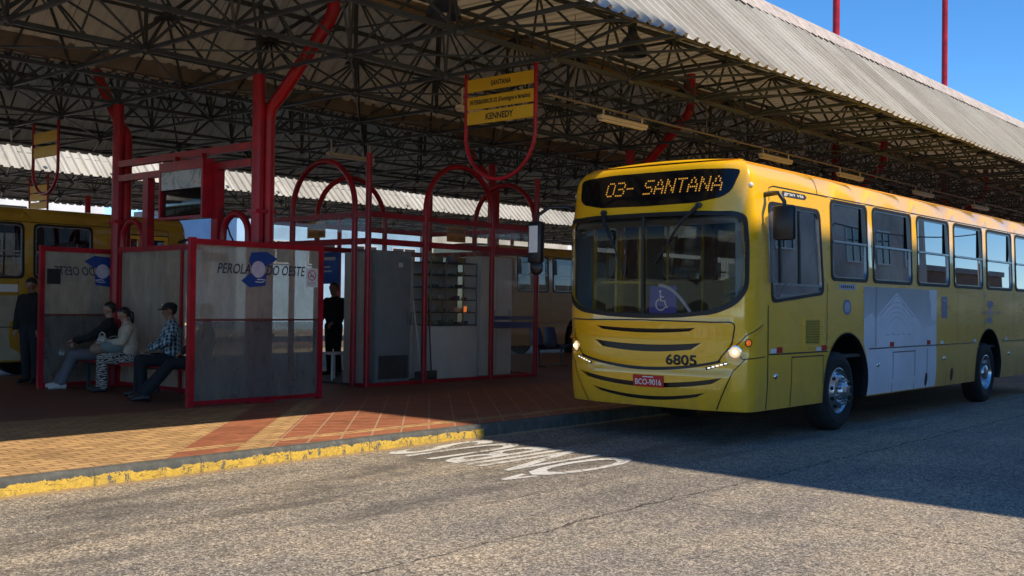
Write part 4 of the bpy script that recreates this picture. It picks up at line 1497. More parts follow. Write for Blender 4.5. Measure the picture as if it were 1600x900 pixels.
for zz, sname in lev.items():
    x = -0.50
    while x < 0.6:
        wv = cr.uniform(0.08, 0.17)
        hv = cr.uniform(0.03, 0.10) if zz < 2 else cr.uniform(0.10, 0.19)
        k = cr.randrange(8)
        g = MB()
        yb_ = cr.uniform(-0.15, 0.05)
        g.bbox((-wv / 2, 0, 0), (wv / 2, 0.06, hv), 0.006)
        g.box((-wv * 0.38, -0.0015, hv * 0.3), (wv * 0.38, -0.0005, hv * 0.75))
        o = g.build('product_box', gm[k], smooth=30, loc=(14.22 + x + wv / 2, 13.95 + yb_, PZ + 0.03 + zz))
        tag(o, 'small ' + words_[k] + ' product box among the goods on the ' + sname + ' of the kiosk', 'product box', 'goods on the kiosk shelves: ' + words_[k] + ' on ' + sname)
        x += wv + cr.uniform(0.01, 0.05)
lp = MB()
lp.bbox((-0.028, -0.03, 0.0), (0.028, 0.03, 0.11), 0.01)
tag(lp.build('orange_display_lamp', plain('orange_glowing_shade', (0.6, 0.15, 0.03), 0.4, vary=0.05, emit=(1, 0.25, 0.05), estr=0.35), loc=(14.62, 13.72, PZ + 0.03 + 1.208)), 'small glowing orange lamp at the right end of the kiosk shelves', 'lamp')
def broom(x, y, lean, label, mat):
    b = thing('broom', label, 'broom', (x, y, PZ + 0.03))
    m = MB(); m.tube([(0, 0, 0.16), (lean, 0.12, 1.45)], 0.013, 8); m.build('handle', mat, b)
    h = MB(); h.bbox((-0.13, -0.025, 0.0), (0.13, 0.025, 0.165), 0.01); h.build('broom_head', 'dark', b)
broom(13.33, 13.55, -0.10, 'white handled broom leaning on the cabinet in the kiosk', 'white')
broom(13.66, 13.62, 0.02, 'dark handled broom standing beside the counter in the kiosk', 'black')
p = MB(); p.box((-0.012, -0.40, -0.30), (0.012, 0.40, 0.30))
po = thing('poster_board', 'bright blue poster board hanging inside the kiosk doorway', 'poster', (13.3, 16.15, 2.2))
p.build('board', plain('bright_blue_poster', (0.03, 0.14, 0.52), 0.4, vary=0.2), po, smooth=0)
t = MB(); fn = plane_fn((-0.0135, 0, 0), (0, -1, 0), (0, 0, 1), (-1, 0, 0))
ribbon(t, fn, [(-0.3, 0.18), (0.3, 0.18)], 0.06); ribbon(t, fn, [(-0.3, 0.02), (0.15, 0.02)], 0.03); ribbon(t, fn, [(-0.3, -0.06), (0.2, -0.06)], 0.03)
t.build('printed_band', 'white', po, smooth=0)
st = thing('stool', 'white plastic stool in the kiosk doorway', 'stool', (12.35, 14.75, PZ + 0.03))
m = MB(); m.bbox((-0.17, -0.17, 0.44), (0.17, 0.17, 0.48), 0.012); m.build('seat', 'white', st)
for a in (-1, 1):
    for d in (-1, 1):
        l = MB(); l.tube([(a * 0.13, d * 0.13, 0.44), (a * 0.17, d * 0.17, 0)], [0.022, 0.018], 8); l.build('leg', 'white', st)

# ------------------------------------------------------------------ city bus
# Its skin is one bent surface: u runs round the bus from the nose (0) along its left side (+) and right side (-), t runs up.
BW, BA, BN, BLEN = 1.27, 0.55, 3.6, 12.4
_pl = []
for _k in range(401):
    _t = PI / 2 * _k / 400
    _pl.append((BA * (1 - math.cos(_t) ** (2 / BN)), BW * math.sin(_t) ** (2 / BN)))
_sg = [0.0]
for _a, _b in zip(_pl, _pl[1:]):
    _sg.append(_sg[-1] + math.hypot(_b[0] - _a[0], _b[1] - _a[1]))
UC = _sg[-1]
UEND = UC + BLEN - BA
import bisect
def _interp(a):
    i = min(max(bisect.bisect_right(_sg, a) - 1, 0), 399)
    d = _sg[i + 1] - _sg[i]
    f = 0 if d == 0 else (a - _sg[i]) / d
    return (_pl[i][0] + f * (_pl[i + 1][0] - _pl[i][0]), _pl[i][1] + f * (_pl[i + 1][1] - _pl[i][1]))
def plan(u):
    a = abs(u)
    sg = 1 if u >= 0 else -1
    if a >= UC:
        x, y, nx, ny = BA + (a - UC), BW, 0.0, 1.0
    else:
        x, y = _interp(a)
        p, q = _interp(max(0, a - 0.01)), _interp(min(UC, a + 0.01))
        tx, ty = q[0] - p[0], q[1] - p[1]
        l = math.hypot(tx, ty) or 1
        nx, ny = -ty / l, tx / l
    return x, -sg * y, nx, -sg * ny
def _sm(a, b, t):
    t = min(1, max(0, (t - a) / (b - a)))
    return t * t * (3 - 2 * t)
def relief(u, t):
    """The pressed shapes of the nose: raised bonnet flap, lamp pockets and the crease of the bumper corners."""
    a = abs(u)
    if a > 1.75 or t > 1.5:
        return 0.0
    r = 0.0
    edge = 1.135 - 0.20 * max(0.0, 1.15 - t) / 0.3
    r += 0.014 * (1 - _sm(edge - 0.035, edge + 0.015, a)) * _sm(0.84 + 0.12 * a * a, 0.90 + 0.12 * a * a, t) * (1 - _sm(1.37, 1.41, t))
    d = math.hypot((a - 1.15) / 0.17, (t - 1.06) / 0.115)
    r -= 0.022 * (1 - _sm(0.45, 1.0, d))
    # the bumper below: the centre stands proud of its corners
    ul = 0.90 + (t - 0.40) * 0.52
    if t < 0.86:
        r += 0.018 * (1 - _sm(ul - 0.03, ul + 0.03, a)) * (1 - _sm(0.76, 0.86, t))
    # flare sweeping back above the lamp
    f = (t - 1.12) - (a - 1.20) * 0.62
    if a > 1.12:
        r += 0.012 * _sm(0.0, 0.05, -abs(f - 0.03) + 0.05) * _sm(1.12, 1.25, a) * (1 - _sm(1.5, 1.66, a))
    return r
def skin(u, t, off=0.0):
    off = off + relief(u, t)
    x, y, nx, ny = plan(u)
    w = max(0.0, -nx) ** 2
    if t <= 2.95:
        h, ins = t, 0.03 * _sm(2.3, 2.95, t)
    else:
        a = min((t - 2.95) / 0.22, R(80))
        h, ins = 2.95 + 0.27 * math.sin(a), 0.03 + 0.22 * (1 - math.cos(a))
    if t <= 3.10:
        hf, inf = t, 0.0
    else:
        a = min((t - 3.10) / 0.14, R(80))
        hf, inf = 3.10 + 0.17 * math.sin(a), 0.14 * (1 - math.cos(a))
    h = h * (1 - w) + hf * w
    ins = ins * (1 - w) + inf * w
    if t < 0.75:
        ins += 0.03 * ((0.75 - t) / 0.4) ** 2
    l = 0.0
    if t < 0.9: l += 0.05 * ((0.9 - t) / 0.5) ** 2
    if t < 1.4: l += 0.06 * min(1, (1.4 - t) / 0.2)
    if t > 2.0: l -= 0.03 * min(1, (t - 2.0) / 0.5)
    if t > 2.55: l += 0.42 * (t - 2.55) ** 1.1
    l *= w
    ins -= off
    return (x - nx * ins + l, y - ny * ins, h)
def SK(off):
    return lambda u, t, d=0.0: skin(u, t, off + d)
def mir(poly):
    return [(-u, t) for u, t in reversed(poly)]
def both(half):
    """A shape symmetrical about the nose from its right half, listed from top centre to bottom centre."""
    return half + [(-u, t) for u, t in reversed(half) if abs(u) > 1e-6]

WIND = rounded(both([(0.0, 2.645), (0.7, 2.64), (1.16, 2.625), (1.285, 2.575), (1.312, 2.2), (1.305, 1.76), (1.16, 1.575), (0.93, 1.475), (0.5, 1.43), (0.0, 1.415)]), 0.10, 4)
WIND_IN = rounded(both([(0.0, 2.595), (0.7, 2.59), (1.13, 2.575), (1.235, 2.53), (1.262, 2.2), (1.255, 1.79), (1.12, 1.62), (0.90, 1.525), (0.5, 1.48), (0.0, 1.465)]), 0.08, 4)
LEDB = rounded(both([(0.0, 3.135), (0.6, 3.135), (1.0, 3.12), (1.14, 3.10), (1.06, 2.86), (0.96, 2.79), (0.65, 2.735), (0.0, 2.725)]), 0.05, 3)
def slot(ut, zc, ze, ub, zbe, zbc):
    """A curved grille slot: upper edge from the middle (zc) to the tip (ut, ze), lower edge back from (ub, zbe) to the middle (zbc)."""
    n = 14
    up_ = [(ut * i / n, zc + (ze - zc) * (i / n) ** 2) for i in range(n + 1)]
    dn = [(ub * (n - i) / n, zbc + (zbe - zbc) * ((n - i) / n) ** 2) for i in range(n + 1)]
    return both(up_ + dn)
SLOTS = [slot(0.69, 1.296, 1.318, 0.61, 1.277, 1.248), slot(0.745, 1.110, 1.148, 0.62, 1.070, 1.028), slot(0.99, 0.668, 0.765, 0.87, 0.692, 0.612), slot(0.79, 0.508, 0.588, 0.68, 0.533, 0.464)]
SIDEWIN = [(3.365, 4.525), (4.69, 6.125), (6.32, 7.715), (7.91, 9.335), (9.54, 10.98), (11.17, 12.6)]
def rect_win(a, b, z0=1.905, z1=2.935):
    return rounded([(a, z1), (b, z1), (b + 0.0, z0), (a, z0)], 0.11, 5)
DRV = rounded([(1.70, 2.775), (3.06, 2.775), (3.165, 1.725), (1.775, 1.605)], 0.11, 5)
DOOR = rounded([(-2.95, 2.85), (-1.72, 2.85), (-1.72, 0.42), (-2.95, 0.42)], 0.06, 3)
AR_F, AR_R, ARZ, ARR = 3.876, 9.676, 0.56, 0.69
def inset(poly, d):
    """Shrink a convex-ish outline towards its middle."""
    cx = (min(p[0] for p in poly) + max(p[0] for p in poly)) / 2
    cz = (min(p[1] for p in poly) + max(p[1] for p in poly)) / 2
    hx = max(p[0] for p in poly) - cx
    hz = max(p[1] for p in poly) - cz
    return [(cx + (p[0] - cx) * (hx - d) / hx, cz + (p[1] - cz) * (hz - d) / hz) for p in poly]

F5 = {'0': '01110 10001 10001 10001 10001 10001 01110', '3': '11110 00001 00001 01110 00001 00001 11110', '-': '00000 00000 00000 11110 00000 00000 00000', ' ': '00000 00000 00000 00000 00000 00000 00000',
      'S': '01111 10000 10000 01110 00001 00001 11110', 'A': '00100 01010 01010 10001 11111 10001 10001', 'N': '10001 11001 11001 10101 10011 10011 10001', 'T': '11111 00100 00100 00100 00100 00100 00100'}

M['trim_grey'] = plain('light_grey_trim', (0.30, 0.30, 0.29), 0.5, vary=0.08)
def build_bus(label, loc, rz, main=True):
    bus = thing('city_bus', label, 'bus', loc, rz, None if main else 'city buses parked at the far kerb')
    lower = 0.385
    sides = (1, -1)
    # --- outline of the developed skin with both pairs of wheel arches
    def arch(cu):
        da = math.asin((ARZ - lower) / ARR)
        return [(cu + ARR * math.cos(a), ARZ + ARR * math.sin(a)) for a in frange(-da, PI + da, PI / 22)]
    top = 3.26
    bottom_right = []
    for cu in (-AR_R, -AR_F, AR_F, AR_R):
        bottom_right.append(list(reversed(arch(cu))))
    outl = [(-UEND, lower)]
    for a in bottom_right:
        prev = outl[-1]
        outl += [(u, lower) for u in frange(prev[0], a[0][0], 0.12)[1:-1]] + a
    outl += [(u, lower) for u in frange(outl[-1][0], UEND, 0.12)[1:]]
    outl += [(UEND, t) for t in frange(lower, top, 0.25)[1:]]
    outl += [(u, top) for u in frange(UEND, -UEND, 0.1)[1:]]
    outl += [(-UEND, t) for t in frange(top, lower, 0.25)[1:-1]]
    holes = [WIND_IN, inset(DRV, 0.02), DOOR] + SLOTS
    for a, b in SIDEWIN:
        holes.append(inset(rect_win(a, b), 0.02))
    for a, b in SIDEWIN:
        holes.append(inset(mir(rect_win(a, b)), 0.02))
    us = frange(-UC - 0.15, UC + 0.15, 0.065)
    us = frange(-UEND, -UC - 0.35, 0.55) + us + frange(UC + 0.35, UEND, 0.55)
    ts = [0.46, 0.55, 0.66, 0.8, 0.86, 0.95, 1.02, 1.18, 1.36, 1.45, 1.7, 2.0, 2.3, 2.5, 2.62, 2.68, 2.78, 2.86, 2.95, 2.98, 3.01, 3.04, 3.07, 3.10, 3.13, 3.16, 3.19, 3.22]
    if main:
        us2 = [u for u in us if abs(u) > 1.8] + frange(-1.78, 1.78, 0.03)
        ts2 = sorted([t for t in ts if t > 1.5] + frange(0.41, 1.47, 0.028))
    else:
        us2, ts2 = us, ts
    m = MB()
    sheet(m, SK(0), outl, holes, us2, ts2, 0.035, back=1)
    YP = 'yellow' if main else 'yellow_shaded'
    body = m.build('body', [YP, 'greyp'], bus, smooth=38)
    # roof between the two top edges
    m = MB()
    ul = frange(0, UEND, 0.12)
    vs, fs = [], []
    K = 10
    for u in ul:
        a, b = Vector(skin(u, top)), Vector(skin(-u, top))
        for k in range(K + 1):
            s = k / K
            p = a.lerp(b, s)
            vs.append((p.x, p.y, p.z + 0.05 * (1 - (2 * s - 1) ** 2) * min(1, u / 1.2)))
    for i in range(len(ul) - 1):
        for k in range(K):
            fs.append((i * (K + 1) + k, i * (K + 1) + k + 1, (i + 1) * (K + 1) + k + 1, (i + 1) * (K + 1) + k))
    m.add(vs, fs)
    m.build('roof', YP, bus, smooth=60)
    m = MB()
    m.bbox((3.2, -0.42, 3.235), (4.0, 0.42, 3.31), 0.02)
    m.build('roof_hatch', 'greyp', bus)
    # rear wall
    m = MB()
    m.box((BLEN - 0.05, -1.22, lower), (BLEN - 0.003, 1.22, 3.2))
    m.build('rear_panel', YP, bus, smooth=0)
    # --- windscreen
    m = MB()
    sheet(m, SK(0.010), WIND, [WIND_IN], us, ts, 0.02)
    wf = m.build('windscreen_frame', 'rubber', bus)
    m = MB()
    sheet(m, SK(-0.008), inset(WIND_IN, -0.004), [], us, ts, 0)
    m.build('windscreen', 'wind', bus, smooth=60)
    m = MB()
    sheet(m, SK(0.004), [(-0.022, 2.595), (-0.022, 1.465), (0.022, 1.465), (0.022, 2.595)], [], [0], ts, 0.02)
    m.build('windscreen_divider', 'rubber', bus, smooth=0)
    # --- destination display
    m = MB()
    sheet(m, SK(0.006), LEDB, [], us, ts, 0.012)
    led = m.build('destination_display', 'blackgloss', bus, smooth=50)
    if main:
        s = '03- SANTANA'
        du, dt_ = 0.0262, 0.0262
        u0 = -0.62
        fn = SK(0.0075)
        dz = 0.0080
        cu = u0
        for ch in s:
            rows = F5[ch].split()
            t = MB()
            for r_, row in enumerate(rows):
                for c_, bit in enumerate(row):
                    if bit == '1':
                        a, b = cu + c_ * du, 3.035 - r_ * dt_
                        t.add([fn(a - dz, b - dz), fn(a + dz, b - dz), fn(a + dz, b + dz), fn(a - dz, b + dz)], [(0, 1, 2, 3)])
            if t.v:
                t.build('led_character', 'led', led, smooth=0)
            cu += (6 if ch != '-' else 5.4) * du * (0.95 if ch != ' ' else 0.75)
    # --- grille openings, seams, lamps
    m = MB()
    for sl in SLOTS:
        sheet(m, SK(-0.045), inset(sl, -0.012), [], us, ts, 0)
    m.build('grille', 'black', bus, smooth=0)
    m = MB()
    fn = SK(0.0045)
    hood = rounded(both([(0, 1.395), (0.52, 1.39), (0.9, 1.385), (1.10, 1.39), (1.145, 1.36), (1.09, 1.125), (0.985, 1.01), (0.95, 0.95)] + [(u, 0.842 + 0.11 * (u / 0.97) ** 2) for u in (0.8, 0.6, 0.4, 0.2, 0.0)]), 0.05, 3)
    ribbon(m, fn, dense(hood, 0.05), 0.015, closed=True)
    ribbon(m, fn, [(u, 0.826 + 0.12 * (u / 0.97) ** 2) for u in frange(-0.97, 0.97, 0.05)], 0.026)
    for sg in (1, -1):
        for line in ([(1.565, 1.365), (1.266, 1.24), (1.109, 1.093), (1.226, 0.978), (1.636, 1.0)], [(1.266, 0.985), (1.112, 0.843), (0.90, 0.40)]):
            L = []
            for a, b in zip(line, line[1:]):
                k = max(2, int(math.hypot(b[0] - a[0], b[1] - a[1]) / 0.05))
                L += [(a[0] + (b[0] - a[0]) * i / k, a[1] + (b[1] - a[1]) * i / k) for i in range(k)]
            L.append(line[-1])
            ribbon(m, fn, [(sg * u, t) for u, t in L], 0.011)
        # vertical seam behind the nose and side panel seams
        for uu, t0, t1 in ((1.70, lower + 0.01, 1.58), (3.26, 1.05, 1.86), (4.80, 1.05, 1.86), (8.10, 1.05, 1.86), (9.42, 1.27, 1.86), (11.07, 1.05, 1.9), (12.75, 1.0, 3.0), (2.30, lower + 0.01, 0.98), (3.16, 0.62, 0.98), (5.42, lower + 0.01, 0.96), (6.25, lower + 0.01, 0.98), (6.75, lower + 0.01, 0.98), (7.15, 0.98, 1.06)):
            ribbon(m, fn, [(sg * uu, t) for t in frange(t0, t1, 0.3)], 0.014 if uu != 1.70 else 0.02)
        ribbon(m, fn, [(sg * 2.30, 0.975), (sg * 3.16, 0.975)], 0.014)
        ribbon(m, fn, [(sg * 5.42, 0.955), (sg * 6.25, 0.955)], 0.014)
        for a, b in ((1.72, 3.28), (4.57, 8.98), (10.37, UEND - 0.02)):
            ribbon(m, fn, [(sg * u, 1.022) for u in frange(a, b, 0.4)], 0.016)
        ribbon(m, fn, [(sg * 1.74, t) for t in frange(2.78, 2.93, 0.05)] + [(sg * (1.74 + 0.1 * k), 2.955) for k in range(1, 115)], 0.010)
        ribbon(m, fn, [(sg * 3.0, t) for t in frange(2.96, 3.25, 0.04)], 0.012)
    m.build('panel_seam', 'black', bus, smooth=0, fix=False)
    for sg in (1, -1):
        def lamp(nm, uu, tt, r, mat, depth=0.02, ring=True):
            c = Vector(skin(sg * uu, tt))
            n_ = (Vector(skin(sg * uu, tt, 0.1)) - c).normalized()
            ux = (Vector(skin(sg * (uu + 0.01), tt)) - c).normalized()
            uy = n_.cross(ux)
            if ring:
                k = MB()
                k.add([c + n_ * z + (ux * math.cos(a) + uy * math.sin(a)) * q for (q, z) in ((r * 1.25, 0.002), (r * 1.22, 0.010), (r * 1.0, 0.012), (r * 0.95, -0.01)) for a in frange(0, 2 * PI, PI / 14)[:-1]],
                      [(i * 28 + j, i * 28 + (j + 1) % 28, (i + 1) * 28 + (j + 1) % 28, (i + 1) * 28 + j) for i in range(3) for j in range(28)])
                ho = k.build(nm + '_bezel', 'chrome' if nm == 'headlight' else 'rubber', bus)
            k = MB()
            rings = [(r, 0.003), (r * 0.9, depth * 0.5), (r * 0.6, depth * 0.85), (r * 0.25, depth), (0.0005, depth * 1.02)]
            k.add([c + n_ * z + (ux * math.cos(a) + uy * math.sin(a)) * q for (q, z) in rings for a in frange(0, 2 * PI, PI / 12)[:-1]],
                  [(i * 24 + j, i * 24 + (j + 1) % 24, (i + 1) * 24 + (j + 1) % 24, (i + 1) * 24 + j) for i in range(4) for j in range(24)])
            lo2 = k.build(nm, mat, bus)
            if nm == 'headlight':
                k = MB()
                k.ball(c + n_ * (depth + 0.004), 0.026, 14, 10)
                k.build('bulb', 'head', lo2)
            return lo2
        lamp('headlight', 1.13, 1.055, 0.062, 'lens')
        lamp('turn_signal', 1.30, 1.16, 0.036, 'orange')
        k = MB()
        sheet(k, SK(0.004), [(sg * a, b) for a, b in ((0.80, 0.845), (1.06, 0.915), (1.04, 0.948), (0.79, 0.875))], [], us, ts, 0.006)
        dr = k.build('lamp_strip', 'black', bus, smooth=0)
        k = MB()
        for q in range(5):
            uu, tt = 0.835 + q * 0.048, 0.869 + q * 0.0135
            k.add([skin(sg * (uu + a), tt + b, 0.0055) for a, b in ((-0.017, -0.008), (0.017, -0.002), (0.017, 0.012), (-0.017, 0.006))], [(0, 1, 2, 3)])
        k.build('daytime_lamp', 'drl', dr, smooth=0)
        lamp('marker_lamp', 1.34, 2.93, 0.03, 'white', 0.02, False)
    # --- side windows
    def window(outline, bars, sg, nm='window', slide=True):
        m = MB()
        sheet(m, SK(0.010), outline, [inset(outline, 0.042)], [], [], 0.03)
        fo = m.build(nm, 'rubber', bus)
        m = MB()
        o2 = inset(outline, 0.040)
        sheet(m, SK(0.004), o2, [inset(o2, 0.016)], [], [], 0.02)
        ua, ub = min(p[0] for p in o2), max(p[0] for p in o2)
        for tb in bars:
            a, b = ua + 0.012, ub - 0.012
            m.add([skin(u, t, d) for d in (0.0065, -0.02) for u, t in ((a, tb - 0.014), (b, tb - 0.014), (b, tb + 0.014), (a, tb + 0.014))], [(0, 1, 2, 3), (7, 6, 5, 4), (0, 4, 5, 1), (2, 6, 7, 3)])
        m.build('sash', 'alu', fo, smooth=0)
        m = MB()
        sheet(m, SK(-0.012), inset(outline, 0.036), [], [], [], 0)
        m.build('pane', 'sideglass' if main else 'far_glass', fo, smooth=0)
        if slide and bars:
            m = MB()
            zt = max(p[1] for p in o2) - 0.016
            zb = bars[0] + 0.014
            a, b = (ub - 0.16, ub - 0.016) if sg > 0 else (ua + 0.016, ua + 0.16)
            m.add([skin(u, t, 0.003) for u, t in ((a, zb), (b, zb), (b, zt - 0.05), (b - 0.03, zt), (a, zt))], [(0, 1, 2, 3, 4)])
            m.build('blind_strip', 'black', fo, smooth=0)
        return fo
    window(DRV, [1.83], 1, 'driver_window', False)
    k = MB()
    for uu in (2.02, 2.52):
        k.add([skin(u, t, d) for d in (0.002, -0.012) for u, t in ((uu - 0.012, 1.845), (uu + 0.012, 1.845), (uu + 0.012, 2.735), (uu - 0.012, 2.735))], [(0, 1, 2, 3), (7, 6, 5, 4), (0, 4, 7, 3), (1, 2, 6, 5)])
    k.build('window_post', 'black', bus, smooth=0)
    for a, b in SIDEWIN:
        window(rect_win(a, b), [2.405], 1)
        window(mir(rect_win(a, b)), [2.405], -1)
    # --- entrance door on the kerb side: two leaves
    for a, b in ((-2.93, -2.345), (-2.325, -1.74)):
        fo_ = MB()
        o_ = rounded([(a, 2.83), (b, 2.83), (b, 0.44), (a, 0.44)], 0.05, 3)
        sheet(fo_, SK(-0.005), o_, [inset(o_, 0.07)], [], [], 0.03)
        d_ = fo_.build('door', 'yellow', bus, smooth=0)
        g_ = MB()
        sheet(g_, SK(-0.02), inset(o_, 0.065), [], [], [], 0)
        g_.build('pane', 'sideglass', d_, smooth=0)
    # --- wheels
    def wheel(x, sg, rear):
        wroot = bpy.data.objects.new('wheel', None)
        COL.objects.link(wroot)
        wroot.parent = bus
        wroot.location = (x, sg * (BW - 0.045), 0.503)
        wroot.rotation_euler = (0, 0, 0 if sg > 0 else PI)
        # profile along +y = outwards
        t = MB()
        t.lathe([(0.292, -0.02), (0.31, 0.0), (0.36, 0.012), (0.43, 0.010), (0.475, -0.005), (0.496, -0.03), (0.503, -0.06), (0.503, -0.11), (0.496, -0.112), (0.496, -0.122), (0.503, -0.124), (0.503, -0.22), (0.49, -0.26), (0.43, -0.28), (0.30, -0.27)], (0, 0, 0), 'y', 56)
        t.lathe([(0.385, 0.0125), (0.39, 0.016), (0.40, 0.0155), (0.405, 0.012)], (0, 0, 0), 'y', 56)
        t.build('tyre', 'tyre', wroot, smooth=50)
        r = MB()
        if not rear:
            r.lathe([(0.300, -0.035), (0.297, 0.0), (0.287, 0.004), (0.280, -0.012), (0.262, -0.03), (0.235, -0.012), (0.205, 0.028), (0.185, 0.045), (0.13, 0.048), (0.125, 0.048)], (0, 0, 0), 'y', 48)
            r.lathe([(0.125, 0.046), (0.12, 0.07), (0.10, 0.10), (0.075, 0.115), (0.06, 0.13), (0.0, 0.132)], (0, 0, 0), 'y', 32)
        else:
            r.lathe([(0.300, -0.035), (0.297, 0.0), (0.285, 0.004), (0.275, -0.02), (0.262, -0.09), (0.245, -0.125), (0.20, -0.135), (0.14, -0.135)], (0, 0, 0), 'y', 48)
            r.lathe([(0.14, -0.137), (0.135, -0.03), (0.12, 0.0), (0.09, 0.01), (0.0, 0.012)], (0, 0, 0), 'y', 32)
        r.build('rim', 'steel', wroot, smooth=40)
        h = MB()
        for k in range(10):
            a = 2 * PI * k / 10 + 0.2
            rr_ = 0.222 if not rear else 0.205
            c = Vector((rr_ * math.cos(a), 0.012 if not rear else -0.132, rr_ * math.sin(a)))
            n_ = Vector((math.cos(a) * 0.55, 0.83, math.sin(a) * 0.55)) if not rear else Vector((0, 1, 0))
            e1 = Vector((-math.sin(a), 0, math.cos(a)))
            e2 = n_.cross(e1)
            h.add([c + n_ * 0.004 + e1 * 0.027 * math.cos(q) + e2 * 0.023 * math.sin(q) for q in frange(0, 2 * PI, PI / 8)[:-1]], [tuple(range(16))])
        h.build('hand_hole', 'black', wroot, smooth=0, fix=False)
        rr_ = 0.158 if not rear else 0.17
        y0 = 0.045 if not rear else -0.135
        nut = None
        for k in range(10 if (main and sg < 0) else 0):
            a = 2 * PI * (k + 0.5) / 10
            if nut is None:
                n2 = MB()
                n2.lathe([(0.017, 0.0), (0.017, 0.03), (0.011, 0.034), (0.010, 0.06), (0.0, 0.062)], (0, 0, 0), 'y', 8)
                nut = o = n2.build('wheel_nut', 'chrome', wroot, smooth=30)
            else:
                o = nut.copy()
                COL.objects.link(o)
                o.parent = wroot
            o.location = (rr_ * math.cos(a), y0, rr_ * math.sin(a))
    for sg in (1, -1):
        wheel(2.66, sg, False)
        wheel(8.61, sg, True)
    # black lip round each wheel arch
    for cu in (AR_F, AR_R):
        for sg in (1, -1):
            m = MB()
            aa = frange(-math.asin((ARZ - lower) / ARR), PI + math.asin((ARZ - lower) / ARR), PI / 30)
            vs = []
            for a in aa:
                for rr_, off in ((ARR + 0.004, 0.004), (ARR - 0.012, 0.006), (ARR - 0.012, -0.06)):
                    vs.append(skin(sg * (cu + rr_ * math.cos(a)), max(lower, ARZ + rr_ * math.sin(a)), off))
            m.add(vs, [(3 * i + k, 3 * i + 3 + k, 3 * i + 4 + k, 3 * i + 1 + k) for i in range(len(aa) - 1) for k in (0, 1)])
            m.build('wheel_arch_lip', 'rubber', bus, smooth=0, fix=False)
    # wheel housings and underbody
    for cx_ in (AR_F - UC + BA, AR_R - UC + BA):
        for sg in (1, -1):
            m = MB()
            vs, fs = [], []
            aa = frange(-0.25, PI + 0.25, PI / 14)
            for a in aa:
                for d in (0.036, 0.62):
                    vs.append((cx_ + (ARR + 0.01) * math.cos(a), sg * (BW - d), ARZ + (ARR + 0.01) * math.sin(a)))
            fs = [(2 * i, 2 * i + 2, 2 * i + 3, 2 * i + 1) for i in range(len(aa) - 1)]
            m.add(vs, fs)
            m.add([(cx_ + (ARR + 0.01) * math.cos(a), sg * (BW - 0.62), ARZ + (ARR + 0.01) * math.sin(a)) for a in aa], [tuple(range(len(aa)))])
            m.build('wheel_housing', 'black', bus, smooth=0, fix=False)
    m = MB()
    m.box((0.5, -0.68, 0.42), (BLEN - 0.2, 0.68, 0.9))
    m.box((2.2, -0.9, 0.46), (3.1, 0.9, 0.56)); m.box((8.1, -0.9, 0.44), (9.1, 0.9, 0.58))
    m.build('underbody', 'black', bus, smooth=0)
    m = MB()
    m.box((0.35, -1.2, 0.92), (BLEN - 0.1, 1.2, 0.96))
    m.build('floor', 'greyd', bus, smooth=0)
    # --- inside
    m = MB()
    sheet(m, SK(-0.06), both([(0, 1.50), (0.6, 1.47), (1.0, 1.50), (1.2, 1.6), (1.25, 0.98), (0, 0.98)]), [], us, [1.2], 0)
    m.bbox((0.22, -1.05, 1.0), (0.62, 0.45, 1.42), 0.05)
    m.build('dashboard', 'dark', bus, smooth=30)
    m = MB()
    m.bbox((0.75, -0.25, 0.965), (1.75, 0.35, 1.30), 0.08)
    m.build('engine_cover', 'greyp', bus, smooth=40)
    m = MB()
    m.tube([(0.82 + 0.08 * math.cos(a), -0.72 + 0.22 * math.sin(a), 1.52 + 0.20 * math.cos(a)) for a in frange(0, 2 * PI, PI / 14)[:-1]], 0.016, 8, closed=True)
    m.tube([(0.82, -0.92, 1.52), (0.82, -0.52, 1.52)], 0.012, 6)
    m.tube([(0.82, -0.72, 1.52), (0.62, -0.72, 1.2)], 0.025, 8)
    m.build('steering_wheel', 'black', bus)
    m = MB()
    m.box((1.95, -1.15, 0.965), (1.99, -0.12, 2.72))
    m.build('driver_partition', 'black', bus, smooth=0)
    m = MB()
    m.bbox((1.30, -0.98, 1.28), (1.75, -0.48, 1.40), 0.04)
    m.bbox((1.68, -0.97, 1.38), (1.82, -0.49, 2.05), 0.05)
    m.box((1.42, -0.86, 0.965), (1.62, -0.6, 1.28))
    m.build('driver_seat', 'dark', bus, smooth=40)
    m = MB()
    for (x, y) in ((0.75, 0.55), (1.5, 0.62), (2.1, 0.45), (3.6, 0.35), (3.6, -0.35), (5.3, 0.35), (5.3, -0.35), (7.0, 0.35), (7.0, -0.35)):
        m.tube([(x, y, 0.96), (x, y, 3.1)], 0.018, 8)
    m.tube([(0.75, 0.55, 1.85), (1.5, 0.62, 1.85)], 0.018, 8)
    m.tube([(0.75, 0.55, 1.85), (0.62, 1.05, 1.85)], 0.018, 8)
    m.tube([(2.1, 0.45, 2.95), (9, 0.45, 2.95)], 0.016, 8); m.tube([(2.1, -0.45, 2.95), (9, -0.45, 2.95)], 0.016, 8)
    m.build('grab_rail', 'yellow2', bus)
    seat = None
    for row in range(7):
        for y in (-0.97, -0.52, 0.52, 0.97):
            if abs(y) > 0.4 and 7.7 < 3.75 + row * 0.85 < 9.5:
                continue
            if seat is None:
                m = MB()
                m.bbox((-0.2, -0.2, 0.40), (0.2, 0.2, 0.46), 0.025)
                m.bbox((0.16, -0.2, 0.44), (0.24, 0.2, 1.02), 0.03)
                m.box((-0.05, -0.05, 0), (0.05, 0.05, 0.40))
                seat = m.build('passenger_seat', 'yellow2', bus, smooth=40)
                o = seat
            else:
                o = seat.copy()
                COL.objects.link(o)
                o.parent = bus
            o.location = (3.75 + row * 0.85, y, 0.965)
    # trim behind the windscreen
    m = MB()
